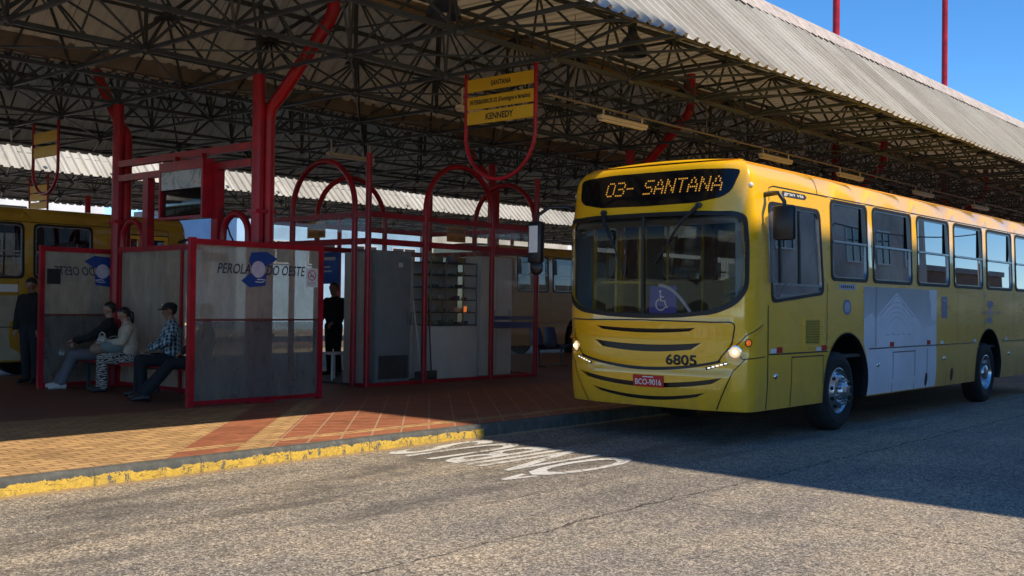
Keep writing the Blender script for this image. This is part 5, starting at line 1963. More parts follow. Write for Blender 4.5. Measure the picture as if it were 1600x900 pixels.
    sheet(m, SK(-0.07), [(-1.2, 2.63), (-1.2, 2.50), (1.2, 2.50), (1.2, 2.63)], [], us, [2.55], 0)
    for sg in (1, -1):
        sheet(m, SK(-0.05), [(sg * 1.16, 1.6), (sg * 1.16, 2.5), (sg * 1.36, 2.5), (sg * 1.36, 1.6)], [], [sg * 1.26], [1.9, 2.2], 0)
    m.build('windscreen_trim', M['trim_grey'], bus, smooth=0, fix=False)
    # inside lining seen through the glass
    m = MB()
    m.box((0.5, -1.1, 3.02), (BLEN - 0.1, 1.1, 3.06))
    m.build('ceiling_lining', 'greyp', bus, smooth=0)
    # --- wipers
    for (p0, p1, b0, b1) in (((0.72, 2.70), (0.40, 2.33), (0.52, 2.50), (0.17, 2.05)), ((-0.575, 2.67), (-0.40, 2.30), (-0.50, 2.52), (-0.26, 1.93))):
        m = MB()
        def P(q, off):
            return Vector(skin(q[0], q[1], off))
        m.tube([P(p0, 0.03), P(((p0[0] + p1[0]) / 2, (p0[1] + p1[1]) / 2), 0.075), P(p1, 0.05)], [0.026, 0.018, 0.012], 8)
        m.tube([P(p0, -0.005), P(p0, 0.045)], 0.035, 12)
        wo = m.build('wiper', 'black', bus)
        k = MB()
        k.tube([P((b0[0] + (b1[0] - b0[0]) * i / 8, b0[1] + (b1[1] - b0[1]) * i / 8), 0.022) for i in range(9)], 0.013, 6)
        k.build('wiper_blade', 'rubber', wo)
    # --- mirrors
    m = MB()
    m.tube([skin(1.64, 2.84, 0.0), skin(1.64, 2.85, 0.10), (0.50, -1.46, 2.84), (0.50, -1.53, 2.74), (0.50, -1.53, 2.60)], [0.03, 0.03, 0.026, 0.024, 0.022], 10)
    m.bbox((0.46, -1.66, 2.31), (0.56, -1.40, 2.70), 0.035)
    mo = m.build('mirror', 'black', bus)
    k = MB(); k.bbox((0.561, -1.635, 2.34), (0.566, -1.425, 2.67), 0.002); k.build('mirror_glass', 'chrome', mo, smooth=0)
    m = MB()
    m.tube([skin(-1.5, 2.74, 0.0), (0.30, 1.38, 2.80), (0.16, 1.55, 2.80), (0.08, 1.66, 2.70), (0.06, 1.68, 2.55)], [0.028, 0.028, 0.026, 0.024, 0.02], 10)
    m.bbox((0.02, 1.57, 2.08), (0.12, 1.80, 2.62), 0.04)
    m.ball((0.07, 1.67, 2.03), (0.06, 0.10, 0.10), 12, 8)
    mo = m.build('mirror', 'black', bus)
    k = MB(); k.bbox((0.015, 1.62, 2.22), (0.021, 1.76, 2.56), 0.002); k.build('mirror_face', 'white', mo, smooth=0)
    if not main:
        return bus
    # --- clear wind deflector on the driver's corner
    m = MB()
    sheet(m, SK(0.05), [(1.62, 2.62), (1.74, 2.66), (1.78, 1.84), (1.64, 1.84)], [], [], [2.0, 2.3, 2.5], 0.006)
    m.build('wind_deflector', glass('clear_acrylic', (0.72, 0.74, 0.78), 0.08, 1.5, 0.22, (0.6, 0.62, 0.68)), bus, smooth=0)
    # --- numbers, plate, marks
    m = MB()
    lettering(m, '6805', SK(0.003), 0.29, 0.69, 0.885, 1.01, bold=0.03)
    m.build('fleet_number', 'ink', bus, smooth=0)
    m = MB()
    sheet(m, SK(0.012), rounded([(-0.155, 0.752), (0.265, 0.752), (0.265, 0.615), (-0.155, 0.615)], 0.012, 2), [], us, ts, 0.012)
    pl = m.build('licence_plate', 'redplate', bus, smooth=0)
    m = MB()
    lettering(m, 'BCO-9016', SK(0.0135), -0.125, 0.235, 0.637, 0.708, bold=0.015)
    ribbon(m, SK(0.0135), [(-0.02, 0.732), (0.13, 0.732)], 0.012)
    m.build('lettering', 'white', pl, smooth=0)
    m = MB()
    sheet(m, SK(0.003), rounded([(2.07, 2.925), (2.66, 2.925), (2.72, 2.893), (2.66, 2.86), (2.07, 2.86)], 0.01, 2), [], [], [], 0.004)
    bo = m.build('model_badge', 'dark', bus, smooth=0)
    m = MB()
    lettering(m, 'gran via', SK(0.0042), 2.12, 2.63, 2.868, 2.918, bold=0.015)
    m.build('lettering', 'white', bo, smooth=0)
    # mural film on the side
    m = MB()
    MU0, MU1 = 4.40, 7.14
    sheet(m, SK(0.0016), dense([(4.575, 0.40), (MU1, 0.40), (MU1, 1.855), (MU0, 1.855), (MU0, 1.10), (4.50, 0.92), (4.56, 0.72)], 0.06), [], frange(4.4, 7.2, 0.3), [0.46, 0.55, 0.66, 0.8, 1.2, 1.6], 0)
    mu = m.build('mural_film', 'mural_white', bus, smooth=0, fix=False)
    m = MB()
    fn = SK(0.0022)
    grey = [(MU0, 1.853), (MU1 - 0.32, 1.853), (MU1 - 0.30, 1.72), (MU1 - 0.24, 1.62), (MU1 - 0.25, 1.45), (MU1 - 0.12, 1.38), (MU1, 1.42), (MU1, 1.33), (6.6, 1.28), (6.25, 1.46), (5.55, 1.79), (4.92, 1.5), (4.8, 1.42), (4.66, 1.50), (4.5, 1.46), (MU0, 1.42)]
    vs, fs = cdt(grey)
    m.add([fn(u, t) for u, t in vs], fs)
    m.build('mural_sky', 'mural_grey', mu, smooth=0, fix=False)
    m = MB()
    fn = SK(0.0028)
    ribbon(m, fn, [(4.92, 1.46), (5.55, 1.75), (6.2, 1.44)], 0.014)
    for r_ in (0.34, 0.42, 0.50, 0.58):
        ribbon(m, fn, [(5.55 + r_ * 1.15 * math.cos(a), 1.16 + r_ * 0.85 * math.sin(a)) for a in frange(0.35, PI - 0.35, 0.2)], 0.008)
    for k_ in range(5):
        ribbon(m, fn, [(5.15 + k_ * 0.2, 1.2 + 0.02 * (k_ % 2)), (5.27 + k_ * 0.2, 1.2)], 0.012)
    m.build('mural_lines', 'mural_line', mu, smooth=0, fix=False)
    m = MB()
    for a in (1.76, 2.95, 4.62, 7.3, 8.85, 10.55):
        m.add([skin(u, t, 0.004) for u, t in ((a, 1.035), (a + 0.15, 1.035), (a + 0.15, 1.085), (a, 1.085))], [(0, 1, 2, 3)])
    m.build('white_reflector', 'white', bus, smooth=0, fix=False)
    m = MB()
    for a in (1.91, 3.10, 5.30, 6.73):
        m.add([skin(u, t, 0.0042) for u, t in ((a, 1.035), (a + 0.15, 1.035), (a + 0.15, 1.10), (a, 1.10))], [(0, 1, 2, 3)])
    m.build('red_reflector', 'redlens', bus, smooth=0, fix=False)
    for (uu, tt) in ((1.88, 0.768), (4.86, 0.80), (7.45, 0.81), (10.75, 0.80)):
        m = MB()
        m.ball(skin(uu, tt, 0.008), (0.036, 0.022, 0.036), 14, 8)
        m.build('hatch_lock', 'chrome', bus)
    for (uu, tt) in ((6.73, 0.52), (7.85, 0.55)):
        m = MB()
        sheet(m, SK(0.006), [(uu + 0.05 * math.cos(a), tt + 0.1 * math.sin(a)) for a in frange(0, 2 * PI, 0.4)[:-1]], [], [], [], 0.01)
        m.build('rubber_flap', 'rubber', bus, smooth=0)
    # air grille behind the front corner
    m = MB()
    sheet(m, SK(0.008), rounded([(2.60, 1.45), (3.09, 1.45), (3.09, 1.08), (2.60, 1.08)], 0.03, 3), [rounded([(2.655, 1.41), (3.045, 1.41), (3.045, 1.12), (2.655, 1.12)], 0.02, 2)], [], [], 0.01)
    gr = m.build('air_grille', 'yellow', bus, smooth=0)
    m = MB()
    m.add([skin(u, t, 0.002) for u, t in ((2.65, 1.115), (3.05, 1.115), (3.05, 1.415), (2.65, 1.415))], [(0, 1, 2, 3)])
    m.build('mesh_back', 'black', gr, smooth=0, fix=False)
    m = MB()
    fn = SK(0.005)
    for k in range(13):
        ribbon(m, fn, [(2.66 + k * 0.032, 1.115), (2.66 + k * 0.032, 1.415)], 0.009)
    for k in range(10):
        ribbon(m, SK(0.0055), [(2.65, 1.13 + k * 0.031), (3.05, 1.13 + k * 0.031)], 0.009)
    m.build('mesh', 'yellow2', gr, smooth=0, fix=False)
    # emblem, small plate, wheelchair sign, company mark
    m = MB(); disc(m, SK(0.003), 3.86, 1.575, 0.125, 28, 0.10); em = m.build('round_emblem', 'lens_blue', bus, smooth=0, fix=False)
    m = MB(); disc(m, SK(0.0036), 3.86, 1.575, 0.085, 24, 0.068); m.build('emblem_field', 'mural_line', em, smooth=0, fix=False)
    m = MB(); sheet(m, SK(0.004), [(3.61, 1.80), (4.11, 1.80), (4.11, 1.875), (3.61, 1.875)], [], [], [], 0.004); em = m.build('route_plate', 'mural_line', bus, smooth=0, fix=False)
    m = MB(); fn = SK(0.0055)
    for k in range(7): ribbon(m, fn, [(3.66 + k * 0.06, 1.837), (3.70 + k * 0.06, 1.837)], 0.03)
    m.build('plate_print', 'dark', em, smooth=0, fix=False)
    m = MB(); m.add([skin(u, t, 0.003) for u, t in ((7.36, 1.43), (7.60, 1.43), (7.60, 1.76), (7.36, 1.76))], [(0, 1, 2, 3)]); em = m.build('wheelchair_sign', 'lens_blue', bus, smooth=0, fix=False)
    m = MB(); wheelchair_mark(m, SK(0.0038), 7.47, 1.545, 0.20); ribbon(m, SK(0.0038), [(7.42, 1.70), (7.54, 1.70)], 0.03); m.build('wheelchair_symbol', 'mural_line', em, smooth=0, fix=False)
    m = MB(); fn = SK(0.003)
    for pts in ([(9.60, 1.71), (9.80, 1.72), (9.92, 1.67), (9.80, 1.60), (9.62, 1.60), (9.58, 1.65)], [(9.82, 1.43), (9.80, 1.34), (9.62, 1.33), (9.50, 1.38), (9.60, 1.43)]):
        m.add([fn(u, t) for u, t in pts], [tuple(range(len(pts)))])
    lo_ = m.build('company_mark', 'lens_blue', bus, smooth=0, fix=False)
    m = MB(); disc(m, SK(0.0036), 9.71, 1.515, 0.075, 20, 0.085); m.build('mark_disc', 'lavender', lo_, smooth=0, fix=False)
    m = MB()
    lettering(m, 'PEROLA', SK(0.003), 9.26, 9.60, 1.49, 1.54, shear=0.2)
    lettering(m, 'DO OESTE', SK(0.003), 9.82, 10.3, 1.49, 1.54, shear=0.2)
    m.build('mark_lettering', 'lens_blue', lo_, smooth=0, fix=False)
    # card with the wheelchair symbol behind the windscreen
    m = MB(); sheet(m, SK(-0.025), [(0.075, 1.79), (0.44, 1.79), (0.44, 1.475), (0.075, 1.475)], [], us, ts, 0); fl = m.build('wheelchair_card', 'blueviolet', bus, smooth=0, fix=False)
    m = MB(); wheelchair_mark(m, SK(-0.022), 0.235, 1.625, 0.24)
    m.build('wheelchair_symbol', 'white', fl, smooth=0, fix=False)
    m = MB(); ribbon(m, SK(-0.02), [(0.2 + 0.04 * k, 1.80 - 0.0028 * k * k) for k in range(12)], 0.035)
    m.build('printed_ribbon', 'lavender', fl, smooth=0, fix=False)
    return bus
build_bus('yellow city bus with lit headlamps and amber display reading Santana at the near kerb', (10.53, 7.03, 0), 0.0, True)
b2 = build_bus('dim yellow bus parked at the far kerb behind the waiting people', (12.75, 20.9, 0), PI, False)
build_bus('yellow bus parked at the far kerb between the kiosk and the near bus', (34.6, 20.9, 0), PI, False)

m = MB()
sheet(m, SK(0.003), [(-9.0, 0.42), (-4.62, 0.42), (-4.62, 1.60), (-9.0, 1.60)], [], frange(-9, -4.6, 0.4), [0.46, 0.55, 0.66, 0.8, 1.2], 0)
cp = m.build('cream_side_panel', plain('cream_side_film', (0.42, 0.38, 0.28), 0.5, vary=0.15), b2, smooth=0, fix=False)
m = MB()
m.add([skin(u, t, 0.006) for u, t in ((-8.9, 1.66), (-4.8, 1.66), (-4.8, 1.80), (-8.9, 1.80))], [(0, 1, 2, 3)])
m.build('white_strip', 'white', b2, smooth=0, fix=False)

# ------------------------------------------------------------------ people
M['skin'] = plain('warm_skin', (0.34, 0.18, 0.12), 0.5, vary=0.08, vscale=9)
M['skin2'] = plain('tan_skin', (0.26, 0.13, 0.085), 0.5, vary=0.08, vscale=9)
M['hair'] = plain('dark_hair', (0.012, 0.009, 0.008), 0.45, vary=0.3, vscale=30)
M['cloth_black'] = plain('black_hoodie_cloth', (0.009, 0.009, 0.010), 0.9, vary=0.2)
M['cloth_grey'] = plain('grey_trouser_cloth', (0.115, 0.11, 0.125), 0.9, vary=0.15)
M['cloth_cream'] = plain('cream_knit', (0.46, 0.39, 0.295), 0.9, vary=0.15, vscale=20)
M['cloth_dark'] = plain('dark_navy_cloth', (0.012, 0.013, 0.018), 0.9, vary=0.2)
M['shoe_white'] = plain('white_trainer', (0.46, 0.44, 0.42), 0.6, vary=0.08)
M['shoe_dark'] = plain('dark_shoe', (0.02, 0.018, 0.017), 0.5, vary=0.1)
M['eye'] = plain('dark_eye', (0.02, 0.015, 0.012), 0.15, vary=0)
M['lips'] = plain('lip_colour', (0.27, 0.10, 0.085), 0.5, vary=0)
def plaid():
    m, nt, bs = newmat('blue_plaid_cloth')
    co = objco(nt)
    out = None
    for rot in ((0, 0, 0.5), (0, R(90), 0.5), (R(90), 0.4, 0)):
        w = N(nt, 'ShaderNodeTexWave', wave_type='BANDS', bands_direction='X')
        w.inputs['Scale'].default_value = 5.5
        w.inputs['Distortion'].default_value = 0.6
        nt.links.new(scaled(nt, co, 1.0, rot), w.inputs['Vector'])
        s = math_(nt, 'GREATER_THAN', w.outputs['Fac'], 0.66)
        out = s if out is None else math_(nt, 'ADD', out, s)
    nt.links.new(ramp(nt, math_(nt, 'MULTIPLY', out, 0.4), [(0.0, (0.015, 0.03, 0.045)), (0.42, (0.09, 0.16, 0.20)), (0.8, (0.34, 0.40, 0.42))]), bs.inputs['Base Color'])
    bs.inputs['Roughness'].default_value = 0.9
    return m
M['plaid'] = plaid()
def zebra():
    m, nt, bs = newmat('zebra_print_cloth')
    co = objco(nt)
    w = N(nt, 'ShaderNodeTexWave', wave_type='BANDS', bands_direction='Z')
    w.inputs['Scale'].default_value = 8.5
    w.inputs['Distortion'].default_value = 11.0
    w.inputs['Detail'].default_value = 2.0
    w.inputs['Detail Scale'].default_value = 1.6
    nt.links.new(co, w.inputs['Vector'])
    nt.links.new(ramp(nt, math_(nt, 'GREATER_THAN', w.outputs['Fac'], 0.5), [(0.0, (0.02, 0.018, 0.018)), (1.0, (0.40, 0.365, 0.315))]), bs.inputs['Base Color'])
    bs.inputs['Roughness'].default_value = 0.85
    return m
M['zebra'] = zebra()

def person(label, loc, rz, pose, mats, hair='short', cap=False, voxel=0.0085, scale=1.0, group=None, lean=0.0, turn=0.0, nod=0.0, arms=None, legs=None, bulk=1.0, wide=1.0):
    """One continuous body grown round a posed skeleton; +x is where the person faces, +y their left."""
    root = thing('person', label, 'person', loc, rz, group)
    V = Vector
    bones = []            # (a, b, ra, rb, cloth, flatten)
    blobs = []            # (centre, radii, cloth)
    if pose == 'sit':
        pel = V((0, 0, 0.555))
        L = legs or [V((0.43, 0.13, 0.53)), V((0.40, 0.14, 0.095)), V((0.43, -0.13, 0.53)), V((0.44, -0.14, 0.095))]
    else:
        pel = V((0, 0, 0.93))
        L = legs or [V((0.03, 0.10, 0.50)), V((0.0, 0.11, 0.095)), V((0.02, -0.10, 0.50)), V((-0.03, -0.11, 0.095))]
    def up(d, y=0.0, f=0.0):
        return V((pel.x + math.sin(lean) * d + math.cos(lean) * f, y, pel.z + math.cos(lean) * d - math.sin(lean) * f))
    belly, chest, shl, neck = up(0.16), up(0.34), up(0.47), up(0.535)
    blobs += [(pel, (0.13, 0.165, 0.12), 'bottom'), (belly + V((0.012, 0, 0)), (0.135, 0.172, 0.16), 'top'), (chest, (0.132, 0.188, 0.175), 'top')]
    bones += [(up(0.44, 0.15), up(0.44, -0.15), 0.078, 0.078, 'top'), (up(0.38, 0.09), up(0.12, 0.08), 0.108, 0.11, 'top'), (up(0.38, -0.09), up(0.12, -0.08), 0.108, 0.11, 'top'),
              (neck - V((0, 0, 0.05)), up(0.585, 0, 0.015), 0.060, 0.056, 'skin'), (up(0.45, 0.06), up(0.52), 0.072, 0.060, 'top'), (up(0.45, -0.06), up(0.52), 0.072, 0.060, 'top')]
    # head in its own turned frame
    hc = up(0.668, 0, 0.028)
    Mh = Matrix.Translation(hc) @ Matrix.Rotation(turn, 4, 'Z') @ Matrix.Rotation(nod, 4, 'Y')
    def hd(x, y, z):
        return Mh @ V((x, y, z))
    bones += [(hd(-0.02, 0, 0.035), hd(0.018, 0, 0.03), 0.083, 0.080, 'skin'), (hd(0.03, 0, -0.01), hd(0.045, 0, -0.075), 0.062, 0.036, 'skin'), (hd(0.0, 0.0, -0.04), hd(0.03, 0, -0.07), 0.055, 0.042, 'skin'),
              (hd(0.086, 0, 0.022), hd(0.104, 0, -0.014), 0.010, 0.014, 'skin'), (hd(-0.005, 0.078, 0.02), hd(-0.012, 0.080, -0.02), 0.016, 0.011, 'skin'), (hd(-0.005, -0.078, 0.02), hd(-0.012, -0.080, -0.02), 0.016, 0.011, 'skin'),
              (hd(0.075, 0.03, 0.045), hd(0.082, -0.03, 0.045), 0.016, 0.016, 'skin')]
    for k, sg in ((0, 1), (2, -1)):
        hip = V((pel.x + 0.02, 0.09 * sg, pel.z - 0.02))
        kn, an = L[k], L[k + 1]
        d = (an - kn).normalized()
        fw = V((1, 0.18 * sg, 0)).normalized()
        bones += [(hip, kn, 0.105, 0.075, 'bottom'), (kn, kn + (an - kn) * 0.35, 0.073, 0.070, 'bottom'), (kn + (an - kn) * 0.35, an + V((0, 0, 0.02)), 0.071, 0.064, 'bottom'),
                  (an - V((0.03, 0, 0.035)), an + fw * 0.09 - V((0, 0, 0.045)), 0.048, 0.045, 'shoe'), (an + fw * 0.09 - V((0, 0, 0.045)), an + fw * 0.165 - V((0, 0, 0.055)), 0.044, 0.036, 'shoe'), (an - V((0.035, 0, 0.055)), an + V((0, 0, 0.0)), 0.038, 0.046, 'shoe')]
    A = arms or [V((0.08, 0.27, 0.80)), V((0.26, 0.12, 0.68)), V((0.08, -0.27, 0.80)), V((0.26, -0.12, 0.68))]
    for k, sg in ((0, 1), (2, -1)):
        s = up(0.445, 0.185 * sg)
        e, w = A[k], A[k + 1]
        bones += [(s, e, 0.074, 0.058, 'top'), (e, w, 0.057, 0.040, 'top')]
        d = (w - e).normalized()
        side = V((0, -sg, 0.25))
        side = (side - d * side.dot(d)).normalized()
        nrm = d.cross(side).normalized()
        if nrm.z > 0:
            nrm = -nrm
        bones += [(w, w + d * 0.03, 0.027, 0.027, 'skin')]
        pc = w + d * 0.065
        for q in (-1, 0, 1):
            bones.append((w + d * 0.03 + side * 0.012 * q, pc + d * 0.03 + side * 0.024 * q, 0.018, 0.014, 'skin'))
        for q, ln in ((-1.5, 0.060), (-0.5, 0.072), (0.5, 0.078), (1.5, 0.068)):
            b0 = pc + d * 0.03 + side * 0.0185 * q
            b1 = b0 + (d * 0.80 + nrm * 0.6) * ln * 0.55
            b2 = b1 + (d * 0.25 + nrm * 0.95) * ln * 0.55
            bones += [(b0, b1, 0.0098, 0.0092, 'skin'), (b1, b2, 0.0092, 0.0082, 'skin')]
        t0 = w + d * 0.035 + side * 0.024
        t1 = t0 + (d * 0.6 + side * 0.7 + nrm * 0.35).normalized() * 0.04
        bones += [(t0, t1, 0.0125, 0.011, 'skin'), (t1, t1 + (d * 0.9 + nrm * 0.5).normalized() * 0.03, 0.011, 0.009, 'skin')]
    bones = [(a, b, ra * (bulk if tg == 'top' else wide if tg == 'bottom' else 1), rb * (bulk if tg == 'top' else wide if tg == 'bottom' else 1), tg) for a, b, ra, rb, tg in bones]
    blobs = [(c, tuple(q * (bulk if tg == 'top' else wide) for q in r_), tg) for c, r_, tg in blobs]
    # mesh of overlapping capsules, then one skin over all of them
    m = MB()
    for a, b, ra, rb, tg in bones:
        d = b - a
        ln = d.length
        d = d / ln if ln > 1e-6 else V((0, 0, 1))
        pts, rs = [], []
        for q in (-1.0, -0.92, -0.7, -0.38):
            pts.append(a + d * ra * q); rs.append(ra * max(0.05, math.sqrt(1 - q * q)))
        pts.append(a); rs.append(ra)
        pts.append(b); rs.append(rb)
        for q in (0.38, 0.7, 0.92, 1.0):
            pts.append(b + d * rb * q); rs.append(rb * max(0.05, math.sqrt(1 - q * q)))
        m.tube(pts, rs, 12)
    for c, r_, tg in blobs:
        m.ball(c, r_, 20, 14)
    raw = m.build('person_raw', 'skin', None, smooth=0)
    rm = raw.modifiers.new('r', 'REMESH')
    rm.mode = 'VOXEL'
    rm.voxel_size = voxel
    sm = raw.modifiers.new('s', 'SMOOTH')
    sm.factor = 0.5
    sm.iterations = 3
    dg = bpy.context.evaluated_depsgraph_get()
    me = bpy.data.meshes.new_from_object(raw.evaluated_get(dg))
    bpy.data.objects.remove(raw)
    me.name = 'body'
    me.materials.clear()
    order = ['skin', 'top', 'bottom', 'shoe']
    for k in order:
        me.materials.append(M[mats[k]])
    import numpy as np
    nv = len(me.vertices)
    co = np.empty(nv * 3); me.vertices.foreach_get('co', co); co = co.reshape(-1, 3)
    best = np.full(nv, 1e9); who = np.zeros(nv, int)
    for a, b, ra, rb, tg in bones:
        a_, b_ = np.array(a), np.array(b)
        ab = b_ - a_
        t = np.clip(((co - a_) @ ab) / max(1e-9, ab @ ab), 0, 1)
        d = np.linalg.norm(co - (a_ + t[:, None] * ab), axis=1) - (ra + (rb - ra) * t)
        up_ = d < best
        best[up_] = d[up_]; who[up_] = order.index(tg)
    for c, r_, tg in blobs:
        q = (co - np.array(c)) / np.array(r_)
        d = (np.linalg.norm(q, axis=1) - 1) * min(r_)
        up_ = d < best
        best[up_] = d[up_]; who[up_] = order.index(tg)
    npoly = len(me.polygons)
    ls = np.empty(npoly, int); me.polygons.foreach_get('loop_start', ls)
    lv = np.empty(len(me.loops), int); me.loops.foreach_get('vertex_index', lv)
    me.polygons.foreach_set('material_index', who[lv[ls]].astype(np.int32))
    me.shade_smooth()
    body = bpy.data.objects.new('body', me)
    COL.objects.link(body)
    body.parent = root
    # hair, cap, eyes, mouth
    h = MB()
    hb = MB().ball((0, 0, 0), (0.100, 0.090, 0.100), 24, 18)
    keep = []
    for f in hb.f:
        c = sum((V(hb.v[i]) for i in f), V()) / len(f)
        if c.z > 0.035 - (0.0 if c.x > 0.03 else 0.025 + (0.035 - c.x) * 0.5 if c.x > -0.02 else 0.12) and not (c.x > 0.055 and c.z < 0.055):
            keep.append(f)
    h.add([hd(v[0] - 0.012, v[1], v[2] + 0.038) for v in hb.v], keep)
    if hair == 'ponytail':
        h.tube([hd(-0.08, 0, 0.03), hd(-0.115, 0, -0.01), hd(-0.10, 0, -0.09), hd(-0.07, 0, -0.18)], [0.03, 0.04, 0.034, 0.010], 12)
    ho = h.build('hair', 'hair', root, smooth=80)
    sd = ho.modifiers.new('thickness', 'SOLIDIFY'); sd.thickness = 0.012; sd.offset = -1
    if cap:
        c = MB()
        V2, F2 = [], []
        for i in range(8):
            t = i / 7 * PI / 2
            for j in range(24):
                a = 2 * PI * j / 24
                V2.append(hd(-0.008 + 0.112 * math.cos(t) * math.cos(a), 0.102 * math.cos(t) * math.sin(a), 0.055 + 0.085 * math.sin(t)))
        for i in range(7):
            for j in range(24):
                F2.append((i * 24 + j, i * 24 + (j + 1) % 24, (i + 1) * 24 + (j + 1) % 24, (i + 1) * 24 + j))
        c.add(V2, F2)
        n0 = len(c.v)
        B, FB = [], []
        for i in range(6):
            for j in range(13):
                a = -1.2 + 2.4 * j / 12
                rr_ = 0.108 + 0.075 * i / 5 * math.cos(a * 0.75)
                B.append(hd(-0.008 + rr_ * math.cos(a), 0.96 * rr_ * math.sin(a), 0.058 - 0.012 * i / 5 - 0.01 * abs(math.sin(a))))
        for i in range(5):
            for j in range(12):
                FB.append((i * 13 + j, i * 13 + j + 1, (i + 1) * 13 + j + 1, (i + 1) * 13 + j))
        c.add(B, FB)
        co_ = c.build('cap', 'cloth_black', root, smooth=60)
        sd = co_.modifiers.new('thickness', 'SOLIDIFY'); sd.thickness = 0.005
        k = MB(); k.ball(hd(0.092, 0, 0.105), (0.012, 0.03, 0.014), 10, 6); k.build('cap_badge', 'white', co_)
    for sg in (1, -1):
        e = MB(); e.ball(hd(0.083, 0.029 * sg, 0.020), 0.009, 12, 8); e.build('eye', 'eye', root)
    k = MB(); k.tube([hd(0.074, 0.022, -0.052), hd(0.083, 0, -0.051), hd(0.074, -0.022, -0.052)], [0.003, 0.0065, 0.003], 8); k.build('mouth', 'lips', root)
    if scale != 1.0:
        root.scale = (scale,) * 3
    return root

V_ = Vector
person('young man in black hoodie, grey trousers and white trainers on the bench', (8.62, 15.80, PZ), R(150), 'sit',
       dict(skin='skin', top='cloth_black', bottom='cloth_grey', shoe='shoe_white'), bulk=1.12, wide=1.08, lean=-0.14, turn=0.1, nod=0.2,
       arms=[V_((0.22, 0.25, 0.80)), V_((0.42, 0.10, 0.76)), V_((0.20, -0.26, 0.80)), V_((0.40, -0.06, 0.73))],
       legs=[V_((0.44, 0.13, 0.53)), V_((0.60, 0.15, 0.095)), V_((0.45, -0.12, 0.53)), V_((0.66, -0.12, 0.095))])
person('woman in cream top and zebra print trousers with bags on her lap', (8.62, 15.02, PZ), R(152), 'sit',
       dict(skin='skin', top='cloth_cream', bottom='zebra', shoe='shoe_dark'), hair='ponytail', bulk=1.2, wide=1.14, lean=0.12, turn=0.05, nod=0.35, scale=0.95,
       arms=[V_((0.14, 0.25, 0.80)), V_((0.33, 0.08, 0.78)), V_((0.14, -0.25, 0.80)), V_((0.33, -0.05, 0.76))])
person('man in plaid shirt and black cap holding paper near the red panel post', (8.60, 13.86, PZ), R(155), 'sit',
       dict(skin='skin2', top='plaid', bottom='cloth_dark', shoe='shoe_dark'), cap=True, bulk=1.12, wide=1.05, lean=0.02, turn=0.0, nod=0.08,
       arms=[V_((0.10, 0.29, 0.80)), V_((0.30, 0.10, 0.70)), V_((0.10, -0.29, 0.80)), V_((0.30, -0.10, 0.70))])
person('person in dark clothes with legs stretched out seated behind the scratched pane', (8.62, 13.12, PZ), R(150), 'sit',
       dict(skin='skin2', top='cloth_dark', bottom='cloth_dark', shoe='shoe_dark'), lean=-0.12, nod=0.2,
       legs=[V_((0.42, 0.12, 0.51)), V_((0.74, 0.14, 0.10)), V_((0.43, -0.12, 0.51)), V_((0.78, -0.10, 0.10))])
person('standing person in black jacket and dark jeans outside the far pane beside the parked bus', (8.25, 17.45, PZ), R(205), 'stand',
       dict(skin='skin2', top='cloth_black', bottom='cloth_dark', shoe='shoe_dark'), bulk=1.22, wide=1.12, nod=0.35,
       arms=[V_((0.0, 0.30, 1.14)), V_((0.10, 0.24, 0.90)), V_((0.0, -0.27, 1.14)), V_((0.10, -0.24, 0.90))])
person('standing dark silhouette behind the cloudy far pane with the mirrored wordmark', (9.25, 17.3, PZ), R(160), 'stand',
       dict(skin='skin2', top='cloth_dark', bottom='cloth_dark', shoe='shoe_dark'), scale=0.97,
       arms=[V_((0.0, 0.27, 1.14)), V_((0.14, 0.20, 0.95)), V_((0.0, -0.27, 1.14)), V_((0.14, -0.20, 0.95))])
person('kiosk seller in dark clothes standing just inside the doorway', (12.95, 15.45, PZ + 0.03), R(190), 'stand',
       dict(skin='skin2', top='cloth_black', bottom='cloth_dark', shoe='shoe_dark'),
       arms=[V_((0.0, 0.27, 1.14)), V_((0.20, 0.16, 1.0)), V_((0.0, -0.27, 1.14)), V_((0.20, -0.16, 1.0))])
person('bus driver in grey shirt at the wheel of the near bus', (12.06, 6.31, 0.835), PI, 'sit',
       dict(skin='skin2', top='cloth_grey', bottom='cloth_dark', shoe='shoe_dark'), lean=-0.03,
       arms=[V_((0.24, 0.27, 0.86)), V_((0.52, 0.16, 0.86)), V_((0.24, -0.27, 0.86)), V_((0.52, -0.16, 0.86))],
       legs=[V_((0.42, 0.13, 0.55)), V_((0.62, 0.14, 0.225)), V_((0.42, -0.13, 0.55)), V_((0.62, -0.14, 0.225))])

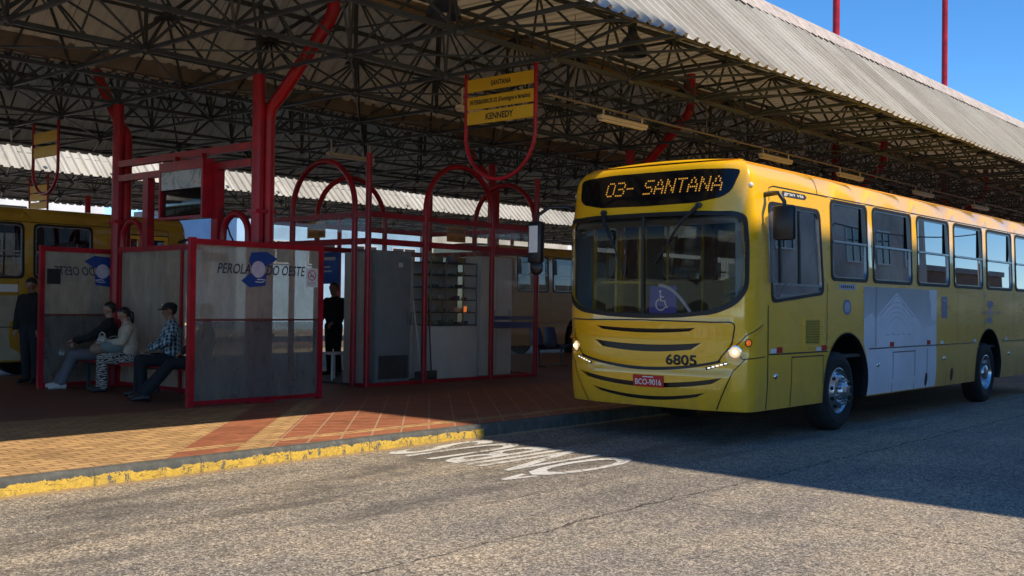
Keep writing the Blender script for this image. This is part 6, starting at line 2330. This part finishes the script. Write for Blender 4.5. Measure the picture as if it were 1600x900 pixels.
def bag(name, label, loc, r_, mat, rz=0.0, handle=True):
    b = thing(name, label, 'bag', loc, rz)
    m = MB()
    m.ball((0, 0, r_[2] * 0.9), r_, 24, 16)
    rr = random.Random(int(loc[0] * 100))
    m.v = [(x * (1 + rr.uniform(-0.04, 0.04)), y * (1 + rr.uniform(-0.04, 0.04)), max(0.0, z) * (1 + 0.05 * math.sin(x * 40))) for x, y, z in m.v]
    m.build('bag_body', mat, b, smooth=80)
    if handle:
        h = MB()
        h.tube([(0, -r_[1] * 0.55, r_[2] * 1.6)] + [(0, -r_[1] * 0.5 * math.cos(a), r_[2] * 1.7 + r_[2] * 0.6 * math.sin(a)) for a in frange(0, PI, PI / 8)] + [(0, r_[1] * 0.55, r_[2] * 1.6)], 0.009, 8)
        h.build('handle', mat, b)
    return b
M['bag_teal'] = plain('grey_green_bag', (0.15, 0.19, 0.18), 0.7, vary=0.12)
M['bag_tan'] = plain('tan_bag', (0.24, 0.15, 0.10), 0.6, vary=0.12)
M['bag_white'] = plain('patterned_plastic_bag', (0.45, 0.43, 0.36), 0.5, vary=0.35, vscale=18)
bag('handbag', 'rounded grey green bag on the lap of the woman in zebra trousers', (8.38, 15.06, PZ + 0.585), (0.12, 0.20, 0.11), 'bag_teal', R(60))
bag('handbag', 'small tan bag on the knees of the woman in zebra trousers', (8.20, 15.22, PZ + 0.565), (0.08, 0.12, 0.085), 'bag_tan', R(60))
bag('shopping_bag', 'pale patterned plastic bag held before the woman in the cream top', (8.35, 15.38, PZ + 0.59), (0.07, 0.09, 0.13), 'bag_white', R(40))
m = MB()
m.add([(x, y, 0.012 * math.sin(x * 9) + d) for d in (0.0, 0.0015) for x, y in ((-0.15, -0.105), (-0.05, -0.105), (0.05, -0.105), (0.15, -0.105), (0.15, 0.105), (0.05, 0.105), (-0.05, 0.105), (-0.15, 0.105))],
      [(0, 1, 6, 7), (1, 2, 5, 6), (2, 3, 4, 5), (15, 14, 9, 8), (14, 13, 10, 9), (13, 12, 11, 10)])
o = m.build('paper_sheet', M['white'], smooth=30, loc=(8.28, 13.98, PZ + 0.615))
o.rotation_euler = (0.1, 0.1, 0.9)
tag(o, 'white sheet of paper on the lap of the man in the plaid shirt', 'paper')
